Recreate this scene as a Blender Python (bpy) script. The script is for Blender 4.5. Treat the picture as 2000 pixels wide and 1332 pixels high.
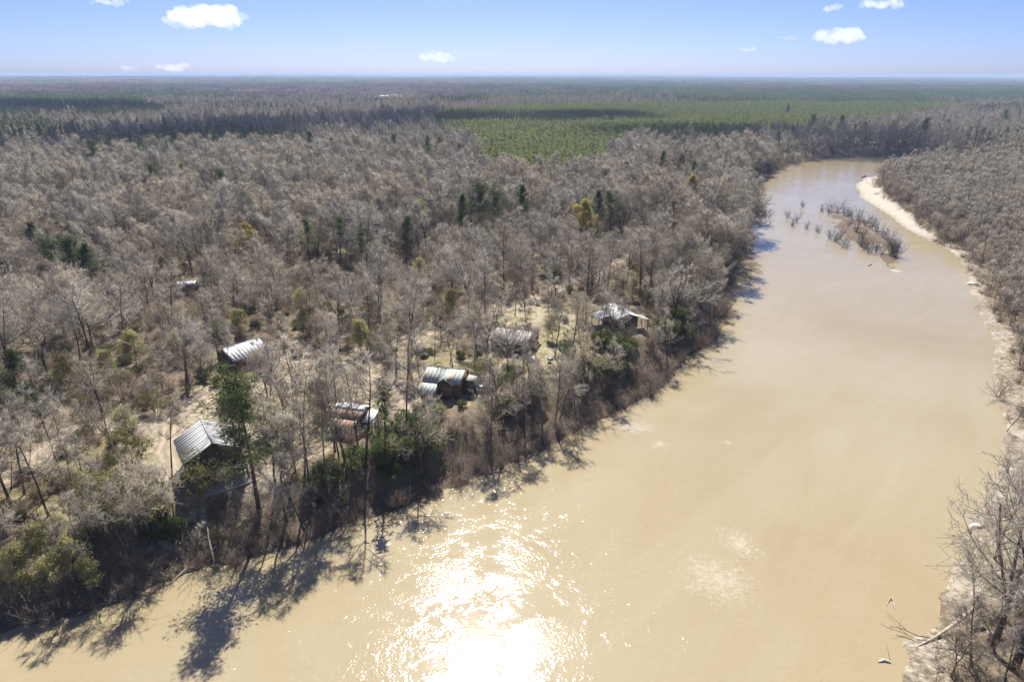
import bpy, math, random
import numpy as np
from mathutils import Vector, Matrix

sc = bpy.context.scene
for o in list(bpy.data.objects):
    bpy.data.objects.remove(o)

# ------------------------------------------------------------------ camera
H = 75.0                                # drone height above the river, metres
PITCH = math.radians(21.3)              # looking down
cam_d = bpy.data.cameras.new('camera')
cam_d.sensor_width = 36.0
cam_d.lens = 24.0
cam_d.clip_start = 0.5
cam_d.clip_end = 60000
cam = bpy.data.objects.new('camera', cam_d)
sc.collection.objects.link(cam)
cam.location = (0, 0, H)
cam.rotation_euler = (math.pi / 2 - PITCH, math.radians(-0.12), 0)
sc.camera = cam

# ------------------------------------------------------------------ sky and sun
SUN_EL, SUN_AZ = math.radians(49), math.radians(-3.5)
SUN = Vector((math.sin(SUN_AZ) * math.cos(SUN_EL), math.cos(SUN_AZ) * math.cos(SUN_EL), math.sin(SUN_EL)))
world = bpy.data.worlds.new('World')
sc.world = world
world.use_nodes = True
wn, wl = world.node_tree.nodes, world.node_tree.links
wn.clear()
sky = wn.new('ShaderNodeTexSky')
sky.sky_type = 'NISHITA'
sky.sun_disc = False
sky.sun_elevation = SUN_EL
sky.sun_rotation = SUN_AZ
sky.altitude = 0
sky.air_density = 0.55
sky.dust_density = 0.6
sky.ozone_density = 6.0
bg = wn.new('ShaderNodeBackground')
bg.inputs['Strength'].default_value = 0.062
wo = wn.new('ShaderNodeOutputWorld')
tint = wn.new('ShaderNodeMix'); tint.data_type = 'RGBA'; tint.blend_type = 'MULTIPLY'
tint.inputs[0].default_value = 1.0
tint.inputs[7].default_value = (.86, .86, 1.07, 1)
wl.new(sky.outputs[0], tint.inputs[6])
wl.new(tint.outputs[2], bg.inputs['Color'])
wl.new(bg.outputs[0], wo.inputs['Surface'])

sun_d = bpy.data.lights.new('sun', 'SUN')
sun_d.energy = 4.6
sun_d.angle = math.radians(0.53)
sun_d.color = (1.0, 0.965, 0.90)
sun = bpy.data.objects.new('sun', sun_d)
sc.collection.objects.link(sun)
sun.rotation_euler = SUN.to_track_quat('Z', 'Y').to_euler()
sun.location = (0, 300, 400)

vs = sc.view_settings
vs.view_transform = 'Standard'
vs.look = 'None'
vs.exposure = 0.98
vs.gamma = 1.0
vs.use_curve_mapping = False
cy = sc.cycles
cy.use_denoising = True
cy.max_bounces = 12
cy.diffuse_bounces = 3
cy.glossy_bounces = 2
cy.transmission_bounces = 2
cy.transparent_max_bounces = 8
cy.volume_bounces = 10
cy.caustics_reflective = False
cy.caustics_refractive = False
cy.sample_clamp_indirect = 6.0

# ------------------------------------------------------------------ helpers: pixels, noise, meshes
F_PX = 2000 * 24 / 36
CP, SP = math.cos(PITCH), math.sin(PITCH)

def px(u, v, z=0.0):
    """world point where the photo's pixel (2000x1332) meets height z"""
    dx, dy = (u - 1000) / F_PX, (666 - v) / F_PX
    d = (dx, CP + dy * SP, -SP + dy * CP)
    t = (z - H) / d[2]
    return Vector((d[0] * t, d[1] * t, z))

def proj(x, y, z):
    zz = z - H
    d = y * CP - zz * SP
    return 1000 + F_PX * x / d, 666 - F_PX * (y * SP + zz * CP) / d

def height_by_px(base, vtop):
    """height of an upright thing standing at base whose top shows at photo row vtop"""
    dy = (666 - vtop) / F_PX
    k = (-SP + dy * CP) / (CP + dy * SP)
    return H + base.y * k - base.z

def _hash(ix, iy, s):
    n = (ix.astype(np.int64) * 374761393 + iy.astype(np.int64) * 668265263 + s * 1442695041) & 0xffffffff
    n = ((n ^ (n >> 13)) * 1274126177) & 0xffffffff
    return ((n ^ (n >> 16)) & 0xffffff) / float(0xffffff)

def vnoise(x, y, s=0):
    x = np.asarray(x, float); y = np.asarray(y, float)
    ix, iy = np.floor(x), np.floor(y)
    fx, fy = x - ix, y - iy
    fx = fx * fx * (3 - 2 * fx); fy = fy * fy * (3 - 2 * fy)
    a = _hash(ix, iy, s); b = _hash(ix + 1, iy, s); c = _hash(ix, iy + 1, s); d = _hash(ix + 1, iy + 1, s)
    return (a * (1 - fx) + b * fx) * (1 - fy) + (c * (1 - fx) + d * fx) * fy

def fbm(x, y, s=0, o=3):
    r, a, t = 0, 1.0, 0
    for i in range(o):
        r = r + a * vnoise(x * 2 ** i, y * 2 ** i, s + 17 * i); t += a; a *= .5
    return r / t

def inside(poly, x, y):
    """vectorised point in polygon"""
    x = np.asarray(x, float); y = np.asarray(y, float)
    r = np.zeros(x.shape, bool)
    n = len(poly)
    for i in range(n):
        x0, y0 = poly[i]; x1, y1 = poly[(i + 1) % n]
        c = ((y0 > y) != (y1 > y)) & (x < (x1 - x0) * (y - y0) / ((y1 - y0) or 1e-9) + x0)
        r ^= c
    return r

def dist_line(pts, x, y):
    x = np.asarray(x, float); y = np.asarray(y, float)
    best = np.full(x.shape, 1e18)
    for (x0, y0), (x1, y1) in zip(pts[:-1], pts[1:]):
        dx, dy = x1 - x0, y1 - y0
        t = np.clip(((x - x0) * dx + (y - y0) * dy) / (dx * dx + dy * dy + 1e-12), 0, 1)
        best = np.minimum(best, (x - x0 - t * dx) ** 2 + (y - y0 - t * dy) ** 2)
    return np.sqrt(best)

def sstep(a, b, x):
    t = np.clip((x - a) / (b - a), 0, 1)
    return t * t * (3 - 2 * t)

def pline(lst, z=0.0):
    return [tuple(px(u, v, z).xy) for u, v in lst]

def make_mesh(name, V, T, mats, midx=None, smooth=False):
    """triangle mesh from arrays"""
    V = np.asarray(V, np.float32); T = np.asarray(T, np.int32)
    me = bpy.data.meshes.new(name)
    me.vertices.add(len(V)); me.vertices.foreach_set('co', V.ravel())
    me.loops.add(T.size); me.loops.foreach_set('vertex_index', T.ravel())
    me.polygons.add(len(T))
    me.polygons.foreach_set('loop_start', np.arange(0, T.size, 3, dtype=np.int32))
    for m in (mats if isinstance(mats, (list, tuple)) else [mats]):
        me.materials.append(m)
    if midx is not None:
        me.polygons.foreach_set('material_index', np.asarray(midx, np.int32))
    if smooth:
        me.polygons.foreach_set('use_smooth', np.ones(len(T), bool))
    me.update(calc_edges=True)
    return me

def link(name, data, parent=None, loc=None, rotz=0.0):
    o = bpy.data.objects.new(name, data)
    sc.collection.objects.link(o)
    if parent is not None:
        o.parent = parent
    if loc is not None:
        o.location = loc
    if rotz:
        o.rotation_euler = (0, 0, rotz)
    return o

def tag(o, label=None, cat=None, group=None, kind=None):
    if label: o['label'] = label
    if cat: o['category'] = cat
    if group: o['group'] = group
    if kind: o['kind'] = kind
    return o

def empty(name, loc, rotz=0.0):
    o = link(name, None, None, loc, rotz)
    o.empty_display_size = 0.5
    return o

# ------------------------------------------------------------------ materials
def nodes_of(m):
    m.use_nodes = True
    nt = m.node_tree
    nt.nodes.clear()
    out = nt.nodes.new('ShaderNodeOutputMaterial')
    b = nt.nodes.new('ShaderNodeBsdfPrincipled')
    nt.links.new(b.outputs[0], out.inputs['Surface'])
    return nt, b

def ramp(nt, stops, fac):
    r = nt.nodes.new('ShaderNodeValToRGB')
    el = r.color_ramp.elements
    while len(el) < len(stops):
        el.new(0.5)
    for e, (p, c) in zip(el, stops):
        e.position = p; e.color = (*c, 1)
    nt.links.new(fac, r.inputs['Fac'])
    return r.outputs['Color']

def noise(nt, scale, detail=3, rough=.55, coord='Object', dist=0.0):
    tc = nt.nodes.new('ShaderNodeTexCoord')
    n = nt.nodes.new('ShaderNodeTexNoise')
    n.inputs['Scale'].default_value = scale
    n.inputs['Detail'].default_value = detail
    n.inputs['Roughness'].default_value = rough
    n.inputs['Distortion'].default_value = dist
    nt.links.new(tc.outputs[coord], n.inputs['Vector'])
    return n.outputs['Fac']

def math_n(nt, op, a, b=None, clamp=False):
    m = nt.nodes.new('ShaderNodeMath'); m.operation = op; m.use_clamp = clamp
    for i, v in enumerate((a, b)):
        if v is None: continue
        if isinstance(v, (int, float)): m.inputs[i].default_value = v
        else: nt.links.new(v, m.inputs[i])
    return m.outputs[0]

def mix_c(nt, fac, a, b, mode='MIX'):
    m = nt.nodes.new('ShaderNodeMix'); m.data_type = 'RGBA'; m.blend_type = mode
    if isinstance(fac, (int, float)): m.inputs[0].default_value = fac
    else: nt.links.new(fac, m.inputs[0])
    for i, v in ((6, a), (7, b)):
        if isinstance(v, tuple): m.inputs[i].default_value = (*v, 1)
        else: nt.links.new(v, m.inputs[i])
    return m.outputs[2]

def wood_mat(name, stops, rough=.9, scale=0.6, amount=.5):
    """bark or twig: colour picked per tree, broken up by noise"""
    m = bpy.data.materials.new(name)
    nt, b = nodes_of(m)
    oi = nt.nodes.new('ShaderNodeObjectInfo')
    ln = nt.nodes.new('ShaderNodeTexNoise'); ln.inputs['Scale'].default_value = .022; ln.inputs['Detail'].default_value = 2
    nt.links.new(oi.outputs['Location'], ln.inputs['Vector'])
    st = math_n(nt, 'MULTIPLY', math_n(nt, 'SUBTRACT', ln.outputs['Fac'], .25), 2.0, True)
    c = ramp(nt, stops, math_n(nt, 'ADD', math_n(nt, 'MULTIPLY', oi.outputs['Random'], .6), math_n(nt, 'MULTIPLY', st, .4)))
    lk = ramp(nt, [(.3, (.82, .82, .82)), (.7, (1.2, 1.18, 1.14))], oi.outputs['Random'])
    c = mix_c(nt, .8, c, lk, 'MULTIPLY')
    n = noise(nt, scale, 2)
    k = ramp(nt, [(0.3, (1 - amount,) * 3), (0.7, (1 + amount * .35,) * 3)], n)
    c = mix_c(nt, 1.0, c, k, 'MULTIPLY')
    nt.links.new(c, b.inputs['Base Color'])
    b.inputs['Roughness'].default_value = rough
    b.inputs['Specular IOR Level'].default_value = 0.2
    return m

def leaf_mat(name, stops, rough=.55, trans=.25, scale=.8):
    m = bpy.data.materials.new(name)
    nt, b = nodes_of(m)
    oi = nt.nodes.new('ShaderNodeObjectInfo')
    n = noise(nt, scale, 2)
    f = math_n(nt, 'ADD', math_n(nt, 'MULTIPLY', oi.outputs['Random'], .55), math_n(nt, 'MULTIPLY', n, .45))
    c = ramp(nt, stops, f)
    nt.links.new(c, b.inputs['Base Color'])
    b.inputs['Roughness'].default_value = rough
    b.inputs['Specular IOR Level'].default_value = 0.3
    tr = nt.nodes.new('ShaderNodeBsdfTranslucent')
    nt.links.new(c, tr.inputs['Color'])
    mx = nt.nodes.new('ShaderNodeMixShader')
    mx.inputs[0].default_value = trans
    nt.links.new(b.outputs[0], mx.inputs[1]); nt.links.new(tr.outputs[0], mx.inputs[2])
    out = [n_ for n_ in nt.nodes if n_.type == 'OUTPUT_MATERIAL'][0]
    nt.links.new(mx.outputs[0], out.inputs['Surface'])
    return m

def plain(name, col, rough=.8, metal=0.0, var=.25, scale=3.0, bump=0.0, bscale=8.0, spec=.3):
    m = bpy.data.materials.new(name)
    nt, b = nodes_of(m)
    n = noise(nt, scale, 4, .65)
    lo = tuple(c * (1 - var) for c in col); hi = tuple(min(1, c * (1 + var)) for c in col)
    nt.links.new(ramp(nt, [(.3, lo), (.7, hi)], n), b.inputs['Base Color'])
    b.inputs['Roughness'].default_value = rough
    b.inputs['Metallic'].default_value = metal
    b.inputs['Specular IOR Level'].default_value = spec
    if bump:
        bn = nt.nodes.new('ShaderNodeBump'); bn.inputs['Strength'].default_value = bump
        nt.links.new(noise(nt, bscale, 3), bn.inputs['Height'])
        nt.links.new(bn.outputs[0], b.inputs['Normal'])
    return m

M = {}
M['bark'] = wood_mat('bark', [(0, (.085, .066, .052)), (.5, (.13, .105, .085)), (1, (.19, .165, .14))], scale=1.2)
M['pale_bark'] = wood_mat('pale_bark', [(0, (.30, .27, .23)), (1, (.48, .45, .40))], scale=.7, amount=.6)
M['twig'] = wood_mat('twig', [(.1, (.41, .34, .24)), (.3, (.445, .395, .32)), (.5, (.465, .425, .37)),
                              (.7, (.425, .365, .275)), (.85, (.51, .475, .425)), (1, (.43, .33, .235))], scale=.35, amount=.3)
M['red_twig'] = wood_mat('red_twig', [(0, (.38, .25, .19)), (1, (.42, .29, .22))])
M['brush'] = wood_mat('brush', [(0, (.24, .175, .135)), (.5, (.31, .245, .19)), (1, (.39, .32, .25))], scale=.5)
M['willow'] = wood_mat('willow_bark', [(0, (.07, .055, .05)), (1, (.12, .095, .085))])
M['pine'] = leaf_mat('pine_needles', [(.15, (.05, .07, .022)), (.5, (.095, .12, .04)), (.85, (.16, .18, .065))], trans=.45)
M['young_pine'] = leaf_mat('young_pine_needles', [(.1, (.125, .155, .045)), (.5, (.24, .27, .09)), (.9, (.35, .36, .13))], scale=.5, trans=.45)
M['shrub'] = leaf_mat('glossy_leaf', [(.15, (.06, .085, .022)), (.5, (.13, .16, .045)), (.9, (.23, .245, .08))], rough=.4, trans=.48)
M['olive'] = leaf_mat('olive_leaf', [(.15, (.14, .135, .05)), (.5, (.23, .215, .085)), (.9, (.33, .30, .135))], trans=.48)
M['bud'] = leaf_mat('bud_leaf', [(.1, (.36, .30, .07)), (.5, (.47, .39, .10)), (.9, (.56, .47, .16))], trans=.45)
M['budgreen'] = leaf_mat('pale_bud_leaf', [(.1, (.31, .30, .11)), (.5, (.41, .385, .16)), (.9, (.48, .45, .2))], trans=.5)
M['dryleaf'] = leaf_mat('dry_leaf', [(.1, (.13, .085, .055)), (.5, (.20, .135, .09)), (.9, (.28, .2, .13))])

# ------------------------------------------------------------------ the river's outline
LEFT_PX = [(0, 1241), (74, 1213), (183, 1191), (271, 1156), (384, 1117), (437, 1106), (546, 1080), (603, 1054), (718, 1021), (775, 999),
           (845, 973), (897, 947), (971, 920), (1037, 894), (1089, 858), (1159, 829), (1212, 807), (1277, 772), (1312, 730), (1372, 684),
           (1404, 650), (1418, 606), (1426, 558), (1448, 506), (1470, 474), (1462, 430), (1446, 385), (1450, 360), (1504, 336), (1552, 320),
           (1620, 308), (1752, 303)]
RIGHT_PX = [(1782, 1332), (1788, 1290), (1780, 1262), (1828, 1243), (1858, 1208), (1852, 1173), (1872, 1143), (1908, 1060), (1900, 1022), (1933, 995),
            (1953, 942), (1962, 903), (1973, 872), (1970, 837), (1955, 776), (1944, 710), (1936, 650), (1906, 590), (1894, 554),
            (1884, 520), (1856, 488), (1808, 466), (1776, 450), (1740, 422), (1682, 386), (1672, 360), (1690, 347), (1732, 338), (1756, 326)]
left_w = [(-420, 20), (-200, 52)] + pline(LEFT_PX) + [(560, 690), (900, 600), (1500, 620)]
right_w = [(-300, -260), (-60, -120), (30, -40), (44, 30)] + pline(RIGHT_PX) + [(480, 585), (860, 490), (1500, 510)]
river_poly = left_w + right_w[::-1]
ISLAND = pline([(1600, 404), (1640, 408), (1700, 425), (1745, 450), (1775, 490), (1772, 520), (1740, 525), (1705, 505), (1680, 480), (1640, 470), (1610, 440)])
SHOAL = pline([(1700, 505), (1760, 510), (1800, 545), (1790, 570), (1750, 575), (1725, 545)])
CUTBAR = pline([(1672, 350), (1745, 333), (1735, 345), (1712, 365), (1716, 382), (1745, 405), (1790, 440), (1850, 480), (1800, 470), (1740, 424), (1680, 388)])

def land(x, y):
    """signed distance to the water's edge (positive on land), and whether the nearest bank is the right one"""
    x = np.asarray(x, float); y = np.asarray(y, float)
    dl, dr = dist_line(left_w, x, y), dist_line(right_w, x, y)
    ins = inside(river_poly, x, y)
    d = np.minimum(dl, dr)
    sd = np.where(ins, -d, d)
    wob = (fbm(x / 9, y / 9, 5) - .5) * 5 + (fbm(x / 2.5, y / 2.5, 9, 2) - .5) * 1.6
    return sd + wob * np.clip(1.2 - d / 40, 0.0, 1) * np.where((dr < dl) & (y > 300), .3, np.where(dr < dl, .6, 1.0)), dr < dl

def terrain(x, y):
    x = np.asarray(x, float); y = np.asarray(y, float)
    sd, right = land(x, y)
    bl = -1.6 + 1.6 * sstep(-4, 0, sd) + 6.3 * sstep(0.3, 15, sd)
    br = -1.6 + 1.75 * sstep(-4, .5, sd) + 4.3 * sstep(3, 26, sd)
    # behind the pale bar the far right bank is a steep cut
    wbar = sstep(330, 380, y) * right
    bw = 4 + 7 * sstep(320, 480, y)
    bcut = -1.6 + 1.9 * sstep(-3, .5, sd) + 5.8 * sstep(bw, bw + 8, sd)
    br = br * (1 - wbar) + bcut * wbar
    z = np.where(right, br, bl)
    z = z + (fbm(x / 34, y / 34, 3) - .5) * 1.5 * sstep(8, 40, sd) + (fbm(x / 7, y / 7, 4, 2) - .5) * .35 * sstep(1, 8, sd)
    isl = inside(ISLAND, x, y)
    di = dist_line(ISLAND + ISLAND[:1], x, y)
    zi = -.6 + .66 * sstep(-3, 7, np.where(isl, di, -di)) + (fbm(x / 6, y / 6, 12) - .5) * .7
    z = np.maximum(z, np.where(isl | (di < 3), zi, -9))
    sh = inside(SHOAL, x, y)
    ds = dist_line(SHOAL + SHOAL[:1], x, y)
    zs = -.38 + .40 * sstep(-1, 8, np.where(sh, ds, -ds)) + (fbm(x / 5, y / 9, 14) - .5) * .7
    z = np.maximum(z, np.where(sh, zs, -9))
    r = np.hypot(x, y)
    hills = (fbm(x / 2600, y / 2600, 21, 4) - .42) * 52 * sstep(2500, 9000, r) + 14 * sstep(4000, 15000, r) * (.5 + .5 * np.tanh(x / 2500))
    return z + np.maximum(hills, -3)

def tz(x, y):
    return float(terrain(np.array([x]), np.array([y]))[0])

ROAD_PX = [(-60, 968), (0, 938), (57, 912), (110, 872), (153, 842), (230, 826), (301, 815), (367, 792), (440, 768), (520, 752), (600, 738), (660, 716),
           (712, 695), (780, 668), (860, 640), (950, 611), (1020, 592), (1100, 560), (1180, 528), (1240, 498), (1262, 478)]
road_w = [tuple(px(u, v, 6.5).xy) for u, v in ROAD_PX]
SPUR_PX = [(660, 716), (720, 740), (770, 745), (800, 770), (790, 800)]
spur_w = [tuple(px(u, v, 6.5).xy) for u, v in SPUR_PX]
SPUR2_PX = [(367, 792), (330, 830), (322, 880), (338, 935)]
spur2_w = [tuple(px(u, v, 6.5).xy) for u, v in SPUR2_PX]
YARD = [tuple(px(u, v, 6.5).xy) for u, v in [(240, 1010), (270, 830), (400, 745), (560, 690), (720, 670), (860, 625), (990, 585), (1120, 600), (1150, 700), (1050, 740),
                                             (960, 790), (830, 800), (700, 850), (560, 930), (480, 1000), (330, 1040)]]
OPEN_L = [tuple(px(u, v, 6.5).xy) for u, v in [(-80, 960), (0, 880), (90, 850), (220, 830), (300, 850), (330, 940), (300, 1010), (160, 1000), (60, 1060), (-80, 1090)]]
LAWN = [tuple(px(u, v, 6.5).xy) for u, v in [(1000, 600), (1130, 590), (1160, 690), (1120, 730), (1010, 750), (950, 720), (960, 640)]]

# ------------------------------------------------------------------ ground: one sheet to the horizon
def ground_mat():
    m = bpy.data.materials.new('forest_floor')
    nt, b = nodes_of(m)
    at = nt.nodes.new('ShaderNodeAttribute'); at.attribute_name = 'cover'
    sep = nt.nodes.new('ShaderNodeSeparateColor'); nt.links.new(at.outputs['Color'], sep.inputs[0])
    n1 = noise(nt, .09, 5, .65); n2 = noise(nt, .9, 4, .7); n3 = noise(nt, 5, 3, .7)
    lit = ramp(nt, [(.3, (.125, .09, .058)), (.5, (.215, .165, .11)), (.7, (.31, .25, .175))], n2)
    lit2 = ramp(nt, [(.35, (.10, .078, .05)), (.65, (.26, .21, .145))], n3)
    lit = mix_c(nt, .5, lit, lit2)
    lit = mix_c(nt, math_n(nt, 'MULTIPLY', ramp(nt, [(.5, (0, 0, 0)), (.7, (1, 1, 1))], n1), .35), lit, (.15, .155, .06))
    grass = ramp(nt, [(.3, (.20, .18, .085)), (.5, (.29, .25, .12)), (.7, (.40, .34, .2))], n2)
    sand = ramp(nt, [(.3, (.33, .27, .195)), (.55, (.43, .365, .28)), (.75, (.52, .46, .37))], n2)
    wsand = ramp(nt, [(.3, (.38, .335, .265)), (.6, (.49, .445, .37))], n2)
    sand = mix_c(nt, at.outputs['Alpha'], sand, wsand)
    mud = ramp(nt, [(.3, (.10, .073, .052)), (.7, (.21, .16, .11))], n3)
    g = math_n(nt, 'MULTIPLY', sep.outputs[1], math_n(nt, 'ADD', .35, math_n(nt, 'MULTIPLY', n1, 1.3)), True)
    c = mix_c(nt, g, lit, grass)
    s = math_n(nt, 'ADD', sep.outputs[0], math_n(nt, 'MULTIPLY', math_n(nt, 'SUBTRACT', n2, .5), 1.1))
    s = ramp(nt, [(.35, (0, 0, 0)), (.6, (1, 1, 1))], s)
    c = mix_c(nt, s, c, sand)
    c = mix_c(nt, sep.outputs[2], c, mud)
    nt.links.new(c, b.inputs['Base Color'])
    b.inputs['Roughness'].default_value = .95
    b.inputs['Specular IOR Level'].default_value = .15
    bn = nt.nodes.new('ShaderNodeBump'); bn.inputs['Strength'].default_value = .8; bn.inputs['Distance'].default_value = .25
    nt.links.new(n3, bn.inputs['Height']); nt.links.new(bn.outputs[0], b.inputs['Normal'])
    return m

M['ground'] = ground_mat()
fine = np.radians(np.arange(-48, 48.01, .38))
coarse = np.radians(np.concatenate([np.arange(52, 180, 8), np.arange(180, 308.1, 8)]))
ang = np.concatenate([fine, coarse])
rr = [4.0]
while rr[-1] < 24000:
    rr.append(rr[-1] * (1.011 if 45 < rr[-1] < 700 else 1.03 if rr[-1] < 2500 else 1.06) + (0 if rr[-1] > 45 else 1.5))
rr = np.array(rr)
A, R = np.meshgrid(ang, rr)
gx, gy = (R * np.sin(A)).ravel(), (R * np.cos(A)).ravel()
gz = terrain(gx, gy)
nA, nR = len(ang), len(rr)
i0 = (np.arange(nR - 1)[:, None] * nA + np.arange(nA)[None]).ravel()
i1 = (np.arange(nR - 1)[:, None] * nA + (np.arange(nA)[None] + 1) % nA).ravel()
T = np.concatenate([np.stack([i0, i1, i1 + nA], 1), np.stack([i0, i1 + nA, i0 + nA], 1)])
T = np.concatenate([T, np.array([[0, (k + 1) % nA, k] for k in range(1, nA - 1)])])
me = make_mesh('ground', np.stack([gx, gy, gz], 1), T[:, ::-1], M['ground'], smooth=True)
sd, right = land(gx, gy)
road_d = np.minimum(np.minimum(dist_line(road_w, gx, gy), dist_line(spur_w, gx, gy) + 1), dist_line(spur2_w, gx, gy) + 1.2)
yard = inside(YARD, gx, gy)
far = np.hypot(gx, gy)
sand = np.zeros(gx.size)
sand = np.maximum(sand, .8 - np.abs(road_d) / 9)
sand = np.maximum(sand, yard * (.16 + .5 * fbm(gx / 14, gy / 14, 31)))
sand = np.maximum(sand, right * sstep(13, 2, sd) * (.2 + .62 * fbm(gx / 8, gy / 8, 33)) * (gy < 345))
sand = np.maximum(sand, right * (gy > 300) * sstep(4, 0, sd - (5 + 7 * sstep(320, 480, gy))) * (.45 + .55 * sstep(310, 360, gy)))
sand = np.maximum(sand, inside(SHOAL, gx, gy) * 1.0)
CLEAR = [[(735, 192), (785, 191), (792, 201), (745, 206)], [(1545, 168), (1605, 168), (1615, 172), (1550, 173)], [(488, 184), (505, 184), (505, 188), (488, 188)],
         [(1240, 205), (1900, 208), (1900, 211), (1240, 209)], [(1735, 236), (1765, 236), (1765, 241), (1735, 241)], [(1284, 196), (1312, 196), (1312, 199), (1284, 199)],
         [(600, 181), (690, 180), (690, 182.5), (600, 183)], [(300, 172), (420, 171.5), (420, 173), (300, 173.5)], [(1140, 187), (1250, 186), (1250, 188.5), (1140, 189)], [(1790, 166), (1960, 165), (1960, 167), (1790, 168)], [(1860, 196), (1990, 195), (1990, 197.5), (1860, 198.5)], [(100, 181), (180, 180.5), (180, 182.5), (100, 183)]]
CLEAR = [[tuple(px(u, v, 6.0).xy) for u, v in c] for c in CLEAR]
for k, c in enumerate(CLEAR):
    sand = np.maximum(sand, inside(c, gx, gy) * (1.0 if k < 3 or k in (4, 5) else .55))
sand[far > 700] *= 1
grass = (inside(LAWN, gx, gy) * 1.0 + inside(OPEN_L, gx, gy) * .7 + yard * .45 * fbm(gx / 10, gy / 10, 41))
grass = np.maximum(grass, sstep(.5, .75, fbm(gx / 30, gy / 30, 44)) * .5 * (far < 300))
PLANT_PX = [(840, 250), (900, 300), (945, 345), (1060, 372), (1165, 352), (1225, 300), (1400, 285), (1560, 262), (1700, 250), (1820, 232), (1905, 218), (1880, 212),
            (1700, 209), (1300, 210), (1000, 217), (860, 232)]
PLANTATION = [tuple(px(u, v, 6).xy) for u, v in PLANT_PX]
mud = (~right) * sstep(9, 1, sd) * .95 * (sd > -6)
mud = np.maximum(mud, inside(PLANTATION, gx, gy) * .9)
mud = np.maximum(mud, inside(ISLAND, gx, gy) * 1.0)
mud = np.maximum(mud, right * (gy > 320) * sstep(3, .3, sd) * .45)
mud = np.maximum(mud, right * (gy < 340) * sstep(6, 0, sd) * .5 * (fbm(gx / 5, gy / 5, 35) > .5))
col = np.stack([np.clip(sand, 0, 1), np.clip(grass, 0, 1), np.clip(mud, 0, 1), np.clip(np.maximum(right * (sstep(22, 14, sd) * (.2 + .8 * sstep(320, 360, gy))), inside(SHOAL, gx, gy)), 0, 1)], 1).astype(np.float32)
ca = me.color_attributes.new('cover', 'FLOAT_COLOR', 'POINT')
ca.data.foreach_set('color', col.ravel())
tag(link('ground', me), kind='structure')

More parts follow.
